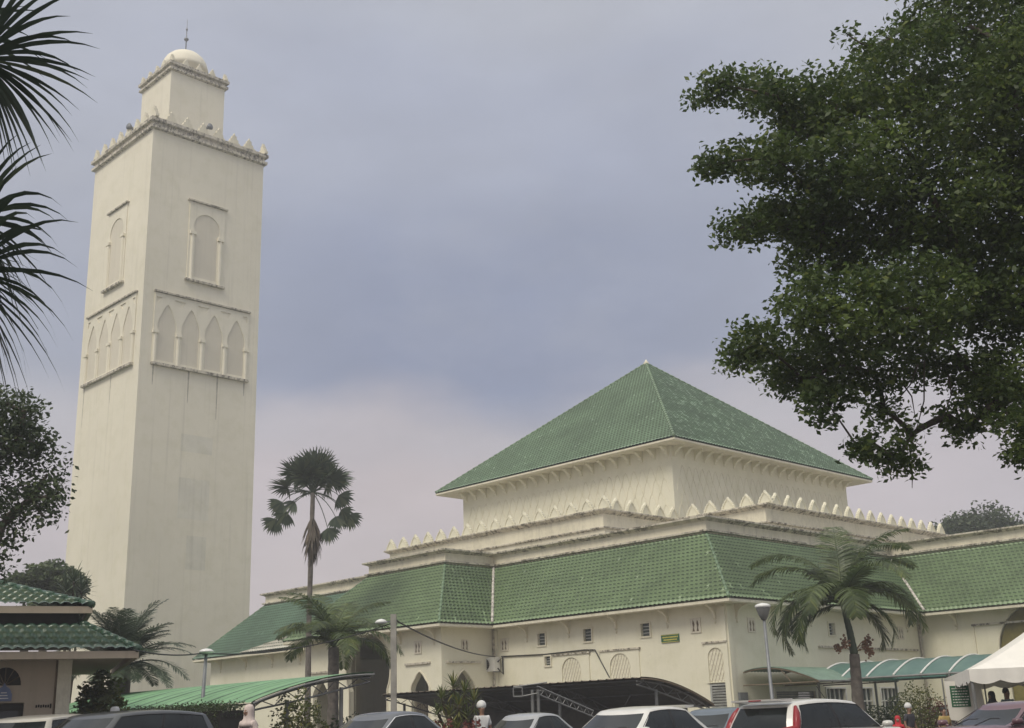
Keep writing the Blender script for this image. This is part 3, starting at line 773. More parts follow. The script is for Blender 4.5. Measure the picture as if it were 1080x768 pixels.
# dark tree at the left edge
lob = [(tuple(at(x, y, 24)), r/50) for (x, y, r) in ((5,425,24),(26,436,18),(8,475,34),(40,470,16),(50,500,18),(34,525,24),(5,550,26),(62,520,8),(46,545,12),(22,450,16),(-30,450,50),(-50,520,60),(-80,580,60),(48,525,18),(-10,590,24),(20,465,30),(-90,480,60))]
bl = at(-70, 640, 24.5)
tree('broadleaf_tree', (bl.x, 24.5, 0), lob, at(-60, 590, 24.5), .3, 'dark round-crowned tree at the left edge beside the minaret', 'leafmid', .12, 34, .19, 18)
# trees behind the pavilion and behind the mosque
def bg_tree(x, y, Y, rpx, label, leaf='leaflight', n=14, grp=None, squash=.8, size=.28):
    c = at(x, y, Y); s_ = Y/F_PX
    r_ = rpx*s_; lb = auto_lobes((c.x, c.y, c.z-r_*.3), r_, r_*squash, n, r_*.42)
    return tree('background_tree', (c.x, Y, 0), lb, (c.x, Y, c.z-r_), .25, label, leaf, size, 26/r_/r_*4, r_*.10, 16, grp, shell=.3)
bg_tree(50, 610, 60, 36, 'pale green loose tree rising between the pavilion roof and the minaret', 'leaflight')
bg_tree(28, 650, 55, 24, 'low grey green tree just above the pavilion roof', 'leaflight', 10)
bg_tree(1030, 556, 105, 50, 'dark green treetop showing above the right parapet of the mosque', 'leafmid', 22, squash=.42, size=.38)

# -- palms
def strip(vs, fs, p0, d, side, L, wd, droop, seg=3):
    k = len(vs); p = Vector(p0); dd = Vector(d)
    for i in range(seg+1):
        t = i/seg; w_ = wd*(.35+1.3*t if t < .5 else 2*(1-t)*.98+.03)
        vs.append(p-side*w_); vs.append(p+side*w_)
        dd = (dd+Vector((0, 0, -droop*(.4+t)/seg))).normalized(); p = p+dd*(L/seg)
    for i in range(seg): fs.append((k+2*i, k+2*i+1, k+2*i+3, k+2*i+2))
def pinnate(root, base, az, el, L, droop, ll=.5, n=38, lw=.022, mat='frond', hang=.9, twist=0):
    n = int(n*1.5)
    mb = MB(root.location); vs, fs = [], []; p = Vector(base); pts = [p.copy()]; dirs = []
    for i in range(n+6):
        t = i/(n+6); e = el-droop*t**1.25
        d = Vector((math.cos(az)*math.cos(e), math.sin(az)*math.cos(e), math.sin(e))); dirs.append(d); p = p+d*(L/(n+6)); pts.append(p.copy())
    mb.tube(pts[::3]+[pts[-1]], [.035*(1-.85*i/(len(pts[::3]))) for i in range(len(pts[::3])+1)], 5)
    for i in range(6, n+6):
        t = i/(n+6); d = dirs[i]; s = d.cross(Z).normalized(); upn = s.cross(d)
        ln = ll*(math.sin(PI*(.12+.86*t))**.6)*random.uniform(.88, 1.08)
        for q in (-1, 1):
            dr = (s*q*.8+d*.55+upn*random.uniform(-.05, .28)).normalized()
            strip(vs, fs, pts[i], dr, dr.cross(upn).normalized(), ln, lw, hang*random.uniform(.8, 1.2))
    mb.add(vs, fs); return mb.build('frond', M[mat], root)
def fan(root, base, d, stem, rad, mat='frondt', n=30, span=R(260), droop=.9, lw=.03, stemr=.018, arc=.35, roll=0):
    d = Vector(d).normalized(); mb = MB(root.location); p = Vector(base); pts = [p.copy()]
    for i in range(6):
        dd = (d+Vector((0, 0, -arc*i/6))).normalized(); p = p+dd*(stem/6); pts.append(p.copy())
    mb.tube(pts, [stemr*(1.2-.08*i) for i in range(7)], 5)
    s = dd.cross(Z);
    s = s.normalized() if s.length > .1 else Vector((1, 0, 0)); upn = s.cross(dd).normalized(); s, upn = s*math.cos(roll)+upn*math.sin(roll), upn*math.cos(roll)-s*math.sin(roll); vs, fs = [], []
    for i in range(n):
        a = -span/2+span*(i+.5)/n; r_ = rad*(.72+.28*math.cos(a*.55))*random.uniform(.92, 1.06)
        dr = (dd*math.cos(a)+s*math.sin(a)+upn*(.12*random.uniform(-1, 1)+.1)).normalized()
        strip(vs, fs, p, dr, (dd*(-math.sin(a))+s*math.cos(a)).normalized(), r_, lw, droop*random.uniform(.7, 1.3), 5)
    mb.add(vs, fs); return mb.build('frond', M[mat], root)
def palm_trunk(root, pts, rs, name='trunk', mat='pbark'):
    mb = MB(root.location); P_ = [Vector(p) for p in pts]; fine = []; fr = []
    for i in range(len(P_)-1):
        for t in range(8): fine.append(P_[i].lerp(P_[i+1], t/8)); fr.append((rs[i]+(rs[i+1]-rs[i])*t/8)*(1+.07*(t % 2)))
    fine.append(P_[-1]); fr.append(rs[-1]); mb.tube(fine, fr, 12); return mb.build(name, M[mat], root, True)

# near fan palm at the top left
nb = Vector((-5.3, 8.2, 0)); t = thing('fan_palm', nb, 'close fan palm with dark drooping fingers at the top left edge', 'palm')
palm_trunk(t, [nb, nb+Z*2.5, nb+Vector((.1, 0, 4.9))], [.22, .16, .13])
crown_c = nb+Vector((.1, 0, 4.9))
h1_ = at(-22, 62, 8.1); h2__ = at(-38, 292, 8.3)
def fan_to(hub, face, rad, n=34, droop=.55, lw=.02):
    d = (hub-crown_c); st = d.length
    mb = MB(t.location); mid = crown_c.lerp(hub, .5)+Z*.12; mb.tube([crown_c, mid, hub], [.02, .016, .012], 6)
    f = Vector(face).normalized(); s = f.cross(Z).normalized(); vs, fs = [], []; upn = s.cross(f).normalized()
    s2 = (s*.28+Z*.96).normalized(); 
    for i in range(n):
        a = -R(125)+R(250)*(i+.5)/n; r_ = rad*(.8+.2*math.cos(a*.6))*random.uniform(.86, 1.08)
        dr = (f*math.cos(a)+s2*math.sin(a)+s*random.uniform(-.16, .16)).normalized()
        strip(vs, fs, hub, dr, (f*(-math.sin(a))+s2*math.cos(a)+s*.8).normalized(), r_, lw, droop*random.uniform(.6, 1.5), 7)
    mb.add(vs, fs); mb.build('frond', M['frondn'], t)
fan_to(h1_, (1, .15, -.5), .98, 60, .95, .021); fan_to(h2__, (1, .1, -.75), 1.12, 66, 1.6, .021); fan_to(at(-30, 235, 8.5), (1, .2, -.7), .9, 46, 1.6, .02); fan_to(at(-60, 30, 8.4), (1, .3, .1), .8, 26, .7)
for i in range(9):
    a = R(60+i*36); fan(t, crown_c, (math.cos(a), math.sin(a)*.9, random.uniform(.0, .9)), 1.0, .85, 'frondn', 30, lw=.02)

# tall fan palm in front of the wing
b_ = at(327, 600, 60); tb = Vector((b_.x, 60, 0)); topz = at(329, 520, 60).z
t = thing('tall_fan_palm', tb, 'tall slender fan palm with a skirt of dead leaves, standing against the open sky', 'palm')
tp = Vector((at(330, 520, 60).x, 60, topz)); palm_trunk(t, [tb, tb.lerp(tp, .5)+Vector((-.05, 0, 0)), tp], [.16, .13, .11])
for i in range(21):
    a = 2*PI*i*.382; e = [2.2, 1.3, .9, .55, .25][i % 5]; 
    fan(t, tp, (math.cos(a), math.sin(a), e*1.25), random.uniform(1.0, 1.45), 1.1, 'frondt', 24, R(210), droop=.5, lw=.065, stemr=.03, arc=.2, roll=random.uniform(-1.1, 1.1))
for i in range(12):
    a = 2*PI*i*.382+.4; fan(t, tp, (math.cos(a), math.sin(a), random.uniform(1.2, 4)), random.uniform(.45, 1.0), 1.05, 'frondt', 24, R(190), droop=.4, lw=.06, stemr=.028, arc=.15, roll=random.uniform(-1.5, 1.5))
for (x, y) in ((292, 525), (300, 543), (284, 545), (311, 535), (362, 518), (364, 538), (355, 548), (375, 540), (346, 560)):
    q = at(x, y, 60); d = q-tp; o = d.copy(); o.z += .8
    fan(t, tp, o, max(.9, d.length*.95), .85, 'frondt', 15, R(150), droop=.5, lw=.075, stemr=.022, arc=1.5, roll=random.choice([-1, 1])*random.uniform(1.0, 1.5))
vs, fs = [], []
mb = MB(tb)
for i in range(200):
    a = random.uniform(0, 2*PI); zz = random.random(); r_ = .16+.42*math.sin(PI*min(1, zz*1.05))**.8
    p0 = tp+Vector((math.cos(a)*r_*.5, math.sin(a)*r_*.5, -1.3-1.7*zz))
    d = Vector((math.cos(a)*.5*(1-zz*.6), math.sin(a)*.5*(1-zz*.6), -1)).normalized()
    strip(vs, fs, p0, d, d.cross(Vector((math.cos(a), math.sin(a), 0))).normalized(), random.uniform(.5, 1.0), .06, .3)
mb.add(vs, fs); mb.build('dead_leaf_skirt', M['frondd'], t)

# feather palm in front of the big arch of the wing
b_ = at(352, 680, 46); tb = Vector((b_.x, 46, 0)); t = thing('feather_palm', tb, 'low feather palm with wide arching fronds in front of the large dark arch', 'palm')
tp = Vector((b_.x, 46, b_.z-.1)); palm_trunk(t, [tb, tp.lerp(tb, .5), tp], [.24, .2, .2])
for i in range(15):
    a = 2*PI*i*.382+.3; el = [1.3, .95, .6][i % 3]+random.uniform(-.1, .1)
    pinnate(t, tp, a, el, random.uniform(2.6, 3.3), [1.3, 1.7, 1.9][i % 3], .8, 46, .026, 'frond', 1.0)

# bushy date palm behind the pavilion
b_ = at(128, 705, 40); tb = Vector((b_.x, 40, 0)); t = thing('date_palm', tb, 'bushy grey green palm with upswept plumes between the pavilion and the minaret', 'palm')
tp = Vector((b_.x, 40, b_.z)); palm_trunk(t, [tb, tp], [.35, .3])
for i in range(48):
    a = 2*PI*i*.382; el = [1.4, 1.1, .75, .35][i % 4]+random.uniform(-.1, .1)
    pinnate(t, tp, a, el, random.uniform(1.9, 2.9), [.9, 1.1, 1.2, 1.3][i % 4], .55, 36, .02, 'frondt', .5)

# manila palm in front of the right face
b_ = at(905, 741, 40); tb = Vector((b_.x, 40, 0)); t = thing('fruiting_palm', tb, 'palm with drooping dark fronds and clusters of orange fruit in front of the right facade', 'palm')
k1, k2, k3 = at(901, 690, 40), at(896, 665, 40), at(889, 638, 40)
palm_trunk(t, [tb, at(905, 741, 40), k1], [.25, .19, .16]); palm_trunk(t, [k1, k2, k3], [.13, .11, .08], 'crownshaft', 'frondt')
for (a, el, L, dr) in ((190, .55, 3.0, 2.9), (150, 1.3, 2.9, 2.2), (75, 1.45, 3.1, 1.6), (30, 1.25, 3.2, 1.9), (10, .85, 2.9, 2.6), (-60, 1.1, 2.6, 2.4), (-5, -.1, 1.8, 1.9),(180, .75, 2.9, 2.6), (200, .35, 2.3, 2.2), (160, 1.15, 2.7, 2.3), (60, 1.35, 2.2, 1.3), (20, 1.1, 2.9, 1.9), (0, .65, 2.9, 2.4), (-10, .2, 2.1, 2.3), (-30, .9, 2.5, 2.4), (230, .9, 2.4, 2.5), (100, 1.2, 2.3, 2.0), (175, .0, 1.9, 1.9), (350, 1.4, 2.6, 1.6), (270, .8, 2.2, 2.5), (140, .7, 2.6, 2.5)):
    pinnate(t, k3, R(a+random.uniform(-6, 6)), el, L*(1.4 if el > 1.05 else 1.2), dr*(.88 if el > 1.05 else 1), .85, 48, .034, 'frond', .9)
for (x, y, yy) in ((884, 682, 40), (891, 676, 39.8), (912, 680, 40), (918, 686, 39.9), (915, 674, 40.1)):
    c = at(x, y, yy); mb = MB(tb); s0 = k1+Z*.05
    mb.tube([s0, s0.lerp(c, .5)+Z*.08, c], [.02, .015, .01], 5)
    for i in range(46):
        q = c+Vector([random.gauss(0, .06), random.gauss(0, .06), random.gauss(-.05, .09)]); r_ = random.uniform(.028, .042)
        mb.lathe([(.002, -r_), (r_*.87, -r_*.5), (r_, 0), (r_*.87, r_*.5), (.002, r_)], q, 6)
    mb.build('fruit_cluster', M['fruit'], t, True)

# yucca-like plant between the cars and the wing
def rosette_shrub(name, label, base, heads, L, lw, mat, stem=True, n=34, cat='shrub', group=None, droop=.5):
    base = Vector(base); t = thing(name, base, label, cat, group); mb = MB(base)
    for h in heads: 
        h = Vector(h); mb.tube([base, base.lerp(h, .5)+Vector((.03, .02, 0)), h], [.07, .05, .035], 7)
    mb.build('stem', M['bark'], t, True); vs, fs = [], []
    for h in heads:
        for i in range(n):
            a = 2*PI*i*.382; e = 1.3-2.1*(i/n); d = Vector((math.cos(a)*math.cos(e), math.sin(a)*math.cos(e), math.sin(e)))
            s = d.cross(Z); s = s.normalized() if s.length > .1 else Vector((1, 0, 0))
            strip(vs, fs, Vector(h)-Z*(.25*i/n), d, s, L*random.uniform(.75, 1.1), lw, droop)
    mb = MB(base); mb.add(vs, fs); mb.build('foliage', M[mat], t); return t
hd = [at(478, 722, 33), at(490, 728, 33.2), at(466, 735, 33), at(484, 742, 32.8), at(500, 738, 33.3), at(474, 752, 32.9), at(492, 756, 33), at(462, 752, 33.2), at(482, 768, 32.7), at(470, 775, 33)]
rosette_shrub('yucca_plant', 'spiky many-headed yucca with yellow green tips in front of the mosque wing', (hd[3].x, 33, 0), hd, .42, .028, 'leafyel', n=46)
hd = [at(78, 612, 42), at(70, 622, 42), at(86, 622, 42.2)]
rosette_shrub('spiky_dracaena', 'small spiky plant head showing above the end of the pavilion roof', (hd[0].x, 42, 0), hd, .75, .045, 'frondt', n=34)
def bush(name, label, c, rx, ry, h, mat, size=.09, n=2600, cat='bush', group=None):
    c = Vector(c); t = thing(name, c, label, cat, group); mb = MB(c)
    for i in range(5): mb.tube([c, c+Vector((random.uniform(-.5, .5)*rx, random.uniform(-.5, .5)*ry, h*.7))], [.03, .01], 5)
    mb.build('stem', M['bark'], t)
    p_ = rng.normal(size=(n, 3)); p_ /= np.linalg.norm(p_, axis=1)[:, None]; p_ *= (rng.random(n)**.35)[:, None]
    bumps = 1+.18*np.sin(p_[:, 0]*9+c.x)*np.cos(p_[:, 2]*8+c.y)
    p_ = p_*bumps[:, None]*np.array([rx, ry, h/2])+np.array([c.x, c.y, h/2])
    leaves('foliage', p_, size, M[mat], t, c); return t
c_ = at(106, 745, 31.5); bush('leafy_shrub', 'bright yellow green shrub beside the right end of the pavilion', (c_.x, 31.5, 0), .72, .6, 2.9, 'leafyel', .17, 3400)
# clipped hedge under the green canopy
def hedge(label, p0, p1, wd, h, mat, n, size=.07):
    p0, p1 = Vector(p0), Vector(p1); t = thing('hedge', p0.lerp(p1, .5), label, 'hedge'); d = (p1-p0).normalized(); s = d.cross(Z)
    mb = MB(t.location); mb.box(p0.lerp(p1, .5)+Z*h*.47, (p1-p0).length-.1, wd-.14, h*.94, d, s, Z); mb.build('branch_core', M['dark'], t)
    u_ = rng.random((n, 3)); f = rng.integers(0, 3, n); L = (p1-p0).length
    pos = []
    for i in range(n):
        x, y, z_ = u_[i]
        if f[i] == 0: z_ = 1+rng.normal(0, .03)
        elif f[i] == 1: y = 0+rng.normal(0, .03)
        else: y = rng.random(); z_ = 1-.15*rng.random()
        pos.append(p0+d*(x*L)+s*((y-.5)*wd)+Z*(z_*h))
    leaves('foliage', pos, size, M[mat], t, t.location); return t
hedge('clipped dark hedge under the low edge of the pale green canopy', P(-3, -24.9), P(7.5, -24.9), .8, 1.86, 'leafmid', 16000)
c_ = at(315, 752, 31); bush('croton_bush', 'yellow and red croton bush beside the post of the green canopy', (c_.x, 31, 0), .75, .6, 2.2, 'leafyel', .1, 3000)
c_ = at(350, 760, 33); bush('leafy_bush', 'low green bush behind the dark saloon car', (c_.x+.2, 34, 0), .7, .6, 1.6, 'leafmid', .1, 1800)
for (x, y, Y, rx, h, mt_n, lb) in ((968, 742, 40, .8, 2.1, 'leafyel', 'olive bush under the teal canopy'), (948, 748, 41, .7, 1.7, 'leafmid', 'dark green bush left of the olive bush'), (990, 750, 40.5, .6, 1.6, 'redleaf', 'reddish bush at the left post of the tent'), (925, 752, 41.5, .8, 1.5, 'leafmid', 'low green bush beside the trunk of the fruiting palm')):
    c_ = at(x, y, Y); bush('garden_bush', lb, (c_.x, Y, 0), rx, .6, h, mt_n, .09, 2200)
for (x, Y, lb) in ((466, 30.5, 'red leaved plant at the foot of the yucca on its left'), (497, 30.5, 'red leaved plant at the foot of the yucca on its right')):
    c_ = at(x, 760, Y); bush('red_plant', lb, (c_.x, Y, 0), .45, .4, 1.35, 'redleaf', .12, 700)

# ================================================================== CANOPIES
def arc_canopy(name, label, b_low, b_high, z_low, z_high, a0, a1, posts_b, mat, under, shape, posts, group=None):
    """sheet of curved corrugated metal running along U; the arc lies along V"""
    t = thing(name, P((a0+a1)/2, (b_low+b_high)/2), label, 'carport', group); o = t.location
    def zz(s):
        return z_low+(z_high-z_low)*(math.sin(s*PI/2)**.9 if shape == 'sin' else s)
    def prof(s): return b_low+(b_high-b_low)*s, zz(s)
    n, k = int(abs(a1-a0)/.075), 14; xs = np.linspace(a0, a1, n+1); rib = .035*np.where((np.arange(n+1) % 5) < 1, 1, 0)
    Vv = []
    for j in range(k+1):
        b, z = prof(j/k)
        for i in range(n+1):
            q = P(xs[i], b, z+rib[i]); Vv.append(tuple(q))
    Fq = [(j*(n+1)+i, j*(n+1)+i+1, (j+1)*(n+1)+i+1, (j+1)*(n+1)+i) for j in range(k) for i in range(n)]
    npmesh('roof_sheet', Vv, Fq, M[mat], t, o)
    mb = MB(o)
    if not under:
        mb = MB(o)
        for q in range(1, int(abs(a1-a0)/.62)):
            a = a0+.62*q; mb.tube([P(a, prof(j/k)[0], prof(j/k)[1]+.012) for j in range(k+1)], .02, 5)
        mb.build('sheet_laps', M['awning'], t)
    for a in (a0, a1):
        mb = MB(o); mb.tube([P(a, *prof(j/k))-Z*.03 for j in range(k+1)], .03, 6)
        mb.build('edge_trim', M['brown' if under else 'lgrey'], t)
    if under:
        mb = MB(o); b_, z_ = prof(.06); mb.box(P((a0+a1)/2+.4, b_, z_/2+.25), abs(a1-a0)-1.2, .04, z_-.55, U, V); mb.build('painted_shade_panel', M['under'], t)  # added dark panel, stands in for the shade under the roof
        mb = MB(o); kk = 14
        vs = [P(a, prof(j/kk)[0], prof(j/kk)[1]-.05) for j in range(kk+1) for a in (a0+.02, a1-.02)]
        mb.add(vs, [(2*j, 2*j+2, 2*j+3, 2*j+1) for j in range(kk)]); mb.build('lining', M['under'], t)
    for a in posts:
        mb = MB(o)
        tp_ = [P(a, *prof(j/10))-Z*.10 for j in range(11)]; bt = [q-Z*(.30*math.sin(PI*(.12+.76*j/10))) for j, q in enumerate(tp_)]
        mb.tube(tp_, .028, 6); mb.tube(bt, .028, 6)
        for j in range(0, 10): mb.tube([tp_[j], bt[j+1]] if j % 2 else [bt[j], tp_[j+1]], .014, 5)
        mb.build('truss', M['lgrey'], t)
        for s in posts_b:
            b, z = prof(s); mb = MB(o); mb.tube([P(a, b, 0), P(a, b, z-.3)], .055, 8); mb.box(P(a, b, .02), .25, .25, .04, U, V); mb.build('post', M['lgrey'], t)
    mb = MB(o)
    for s in (.02, .35, .7, .97):
        b, z = prof(s); mb.tube([P(a0, b, z-.07), P(a1, b, z-.07)], .02, 5)
    mb.build('purlin', M['lgrey'], t); return t
arc_canopy('carport', 'curved carport with pale green corrugated roof in front of the minaret', -24.6, -20.9, 1.92, 2.62, -3.4, 9.5, (.3, .75), 'canopyg', False, 'sin', (-3.2, 1.0, 5.2, 9.3))
arc_canopy('carport', 'long dark brown carport with curved end in front of the left facade', -6.5, -10.3, 1.62, 2.52, -3.7, 9.8, (.75,), 'brown', True, 'sin', (-3.5, .9, 5.3, 9.6))
# barrel awning against the right face
t = thing('awning', P(-1.2, 3.5), 'faded green corrugated barrel awning on the right facade above the shutter', 'awning'); o = t.location
def aw_prof(s): return (.75-3.6*s, 2.35+.78*math.sin(PI*(.32+.62*s)) if True else 0)
n, k = 110, 14; Vv = []
for j in range(k+1):
    a, z = aw_prof(j/k)
    for i in range(n+1): Vv.append(tuple(P(a, 1.6+6.2*i/n, z+.022*math.sin(i*PI/2))))
npmesh('roof_sheet', Vv, [(j*(n+1)+i, j*(n+1)+i+1, (j+1)*(n+1)+i+1, (j+1)*(n+1)+i) for j in range(k) for i in range(n)], M['awning'], t, o)
for b in (1.65, 4.7, 7.75):
    mb = MB(o); mb.tube([P(aw_prof(j/10)[0], b, aw_prof(j/10)[1]-.05) for j in range(11)], .035, 6); q = aw_prof(1); mb.tube([P(q[0], b, q[1]-.05), P(.8, b, q[1]-.05)], .03, 6)
    mb.tube([P(q[0]*.55, b, q[1]-.05), P(aw_prof(.5)[0], b, aw_prof(.5)[1]-.05)], .02, 5); mb.build('bracket', M['brown'], t)
mb = MB(o); q = aw_prof(1); mb.tube([P(q[0], 1.6, q[1]-.02), P(q[0], 7.8, q[1]-.02)], .045, 6); mb.build('gutter', M['lgrey'], t)
for b in (4.7, 7.75):
    mb = MB(o); mb.tube([P(q[0]+.1, b, 0), P(q[0]+.1, b, q[1]-.05)], .05, 8); mb.build('post', M['lgrey'], t)

# teal polycarbonate walkway canopy
t = thing('walkway_canopy', P(-6, 8), 'teal translucent barrel canopy with white ribs leading to the entrance', 'canopy'); o = t.location
KA0, KA1, KB0, KB1, KZ, KH = -13.0, -1.2, 4.0, 8.6, 2.42, .85
def kp(s): return KB0+(KB1-KB0)*s, KZ+KH*math.sin(PI*(.06+.88*s))
k = 18; mb = MB(o); vs = [P(a, *kp(j/k)) for j in range(k+1) for a in (KA0, KA1)]; mb.add(vs, [(2*j, 2*j+2, 2*j+3, 2*j+1) for j in range(k)]); mb.build('roof_sheet', M['poly'], t, True)
nr = 11
for i in range(nr):
    a = KA0+(KA1-KA0)*i/(nr-1); mb = MB(o); mb.tube([P(a, kp(j/k)[0], kp(j/k)[1]+.03) for j in range(k+1)], .038, 6); mb.build('rib', M['white'], t)
for b, z in (kp(0), kp(1)):
    mb = MB(o); mb.tube([P(KA0, b, z-.03), P(KA1, b, z-.03)], .05, 6); mb.build('side_beam', M['lgrey'], t)
for a in (KA0+.1, (KA0+KA1)/2, KA1-.1):
    for b, z in (kp(0), kp(1)):
        mb = MB(o); mb.tube([P(a, b, 0), P(a, b, z-.05)], .055, 8); mb.build('post', M['lgrey'], t)
    mb = MB(o); mb.tube([P(a, KB0, KZ+.12), P(a, KB1, KZ+.12)], .025, 6); mb.build('tie_bar', M['lgrey'], t)

# white marquee tent
tc0 = Vector((16.9, 34.9, 0)); t = thing('marquee_tent', tc0, 'white peaked marquee tent with scalloped valance at the right edge', 'tent')
hw = 4.4; ez = 2.18; ang = R(-15); ex_ = Vector((math.cos(ang), math.sin(ang), 0)); ey_ = Z.cross(ex_)
cor = [tc0+ex_*(-hw)+ey_*(-hw), tc0+ex_*hw+ey_*(-hw), tc0+ex_*hw+ey_*hw, tc0+ex_*(-hw)+ey_*hw]
mb = MB(tc0); K = 12; pk = 2.75
for s in range(4):
    a, b = cor[s], cor[(s+1) % 4]; vs = []
    for j in range(K+1):
        f = j/K; zc = ez+pk*(f**1.25)
        for i in range(K+1):
            q = a.lerp(b, i/K); q = q.lerp(Vector((tc0.x, tc0.y, 0)), f); vs.append(Vector((q.x, q.y, zc-.10*math.sin(PI*i/K)*(1-f)*math.sin(PI*min(1, f*1.4)))))
    mb.add(vs, [(j*(K+1)+i, j*(K+1)+i+1, (j+1)*(K+1)+i+1, (j+1)*(K+1)+i) for j in range(K) for i in range(K)])
mb.build('tent_roof', M['tent'], t, True)
for s in range(4):
    a, b = cor[s], cor[(s+1) % 4]; mb = MB(tc0); n = 96; vs = []
    nrm = (b-a).normalized().cross(Z)
    for i in range(n+1):
        q = a.lerp(b, i/n)+nrm*(.02+.018*math.sin(i*1.1)); sc = abs(math.sin(PI*i/n*12)); vs += [q+Z*(ez+.01), q+Z*(ez-.28-.09*sc)]
    mb.add(vs, [(2*i, 2*i+1, 2*i+3, 2*i+2) for i in range(n)]); mb.build('valance', M['tent'], t, True)
for c in cor:
    mb = MB(tc0); mb.tube([c+(tc0-c).normalized()*.08, c+(tc0-c).normalized()*.08+Z*(ez-.02)], .045, 8); mb.build('pole', M['lgrey'], t)
# banner with a dark green notice inside the tent
p0 = at(1016, 750, 36.5); bc = Vector((p0.x+.1, 36.5, 0)); t = thing('notice_banner', bc, 'white banner with a dark green notice panel hanging under the tent', 'banner')
mb = MB(bc); mb.plate([(-.52, .92), (.58, .80), (.50, 1.98), (-.56, 2.02)], [], bc, Vector((1, 0, 0)), Z, .02); mb.build('sheet', M['tent'], t)
mb = MB(bc); mb.plate(rect(-.42, .14, 1.28, 1.88), [], bc-Vector((0, .022, 0)), Vector((1, 0, 0)), Z, .008); pn = mb.build('notice_panel', M['green'], t)
mb = MB(bc)
for i in range(7):
    x = -.37
    while x < .06:
        w_ = random.uniform(.03, .09); mb.box(bc+Vector((x+w_/2, -.034, 1.80-.078*i)), w_, .004, .028); x += w_+.02
mb.build('lettering', M['white'], pn)
for dx in (-.6, .62):
    mb = MB(bc); mb.tube([bc+Vector((dx, 0, 0)), bc+Vector((dx, 0, 2.1))], .025, 6); mb.build('pole', M['lgrey'], t)

# ================================================================== PAVILION (left)
px0, px1, py0, py1 = -19.0, -10.35, 28.05, 34
pav = thing('pavilion', (px1, py0, 0), 'small pavilion with two tiers of dark green glazed roof at the left edge', 'building'); po = pav.location
mb = MB(po); X_, Y_ = Vector((1, 0, 0)), Vector((0, 1, 0))
lun = [(x+(-11.72-px0), z) for x, z in [(.34*math.cos(t_), 2.40+.40*math.sin(t_)) for t_ in [PI*i/14 for i in range(15)]]]
dor = rect(-13.2-px0, -11.28-px0, .02, 2.02)
mb.plate(rect(0, px1-px0, 0, 3.0), [lun, dor], (px0, py0+.2, 0), X_, Z, .2); mb.build('wall', M['pink'], pav)
mb = MB(po); mb.box((px1-.1, (py0+.2+py1)/2, 1.5), .2, py1-py0-.2, 3.0); mb.box(((px0+px1)/2, py1, 1.5), px1-px0, .2, 3.0); mb.build('wall', M['pink'], pav)
mb = MB(po); mb.box((px1-.12, py0-.02, 1.5), .30, .1, 3.0); mb.build('corner_pilaster', M['trim'], pav)
mb = MB(po); mb.tube([(px1-.30, py0-.03, 0), (px1-.30, py0-.03, 3)], .02, 6); mb.build('conduit', M['red'] if False else M['brown'], pav)
mb = MB(po); mb.plate([(x, z) for x, z in lun], [], (px0, py0+.12, 0), X_, Z, .02); lw_ = mb.build('fanlight', M['dark'], pav)
mb = MB(po)
for k_ in range(1, 6):
    a = PI*k_/6; mb.tube([(-11.72, py0+.08, 2.4), (-11.72+.34*math.cos(a), py0+.08, 2.4+.4*math.sin(a))], .012, 5)
mb.build('glazing_bar', M['brown'], lw_)
mb = MB(po)
for i in range(2):
    mb.plate(rect(-13.2-px0+.96*i, -12.24-px0+.96*i-.02, .03, 2.0), [rect(-13.2-px0+.96*i+.1, -12.24-px0+.96*i-.12, 1.1, 1.85)], (px0, py0+.14, 0), X_, Z, .04)
dd_ = mb.build('door', M['dark'], pav); mb = MB(po); mb.box((-12.24, py0+.15, 1.0), 1.9, .01, 1.96); mb.build('door_glass', M['glass'], dd_)
def pav_roof(z0, z1, x1, y0, x1t, y0t, mat):
    E1, E0 = Vector((x1, y0, z0)), Vector((px0-1.5, y0, z0)); T1, T0 = Vector((x1t, y0t, z1)), Vector((px0-1.5, y0t, z1))
    tile_roof(pav, 'roof', E0, E1, T1, T0, M[mat], w=.24, row=.34, amp=.06, step=.05, seg=6)
    Bk = Vector((x1, py1+(py0-y0), z0)); Bt = Vector((x1t, py1+(py0-y0t), z1)); tile_roof(pav, 'roof', E1, Bk, Bt, T1, M[mat], w=.24, row=.34, amp=.06, step=.05)
    mb = MB(po); k_ = 8
    for i in range(k_): a_, b_2 = (E1+Z*.05).lerp(T1+Z*.06, i/k_), (E1+Z*.05).lerp(T1+Z*.06, (i+1.08)/k_); mb.tube([a_, b_2], [.09, .07], 8)
    mb.build('hip_cap', M[mat], pav, True)
    mb = MB(po); mb.box(((px0-1.5+x1)/2, y0+.06, z0-.07), x1-px0+1.5, .1, .16); mb.box((x1-.06, (y0+.12+Bk.y)/2, z0-.07), .1, Bk.y-y0-.12, .16); mb.box(((px0-1.5+x1)/2-.1, (y0+.2+Bk.y)/2, z0-.10), x1-px0+1.2, Bk.y-y0-.2, .04); mb.build('fascia', M['trim'] if mat=='x' else M['pink'], pav)
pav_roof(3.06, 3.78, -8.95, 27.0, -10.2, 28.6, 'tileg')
mb = MB(po); mb.box(((px0-1.5-10.23)/2, 31.3, 3.85), -10.23-px0+1.5, 5.3, .6); mb.build('upper_wall', M['dark'], pav)  # wall coloured dark to paint the shade below the upper eave
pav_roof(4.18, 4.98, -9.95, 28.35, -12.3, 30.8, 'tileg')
mb = MB(po); mb.box(((px0-1.5-12.3)/2, 31.0, 4.97), -12.3-px0+1.5, .5, .12); mb.build('ridge_cap', M['tileg'], pav)
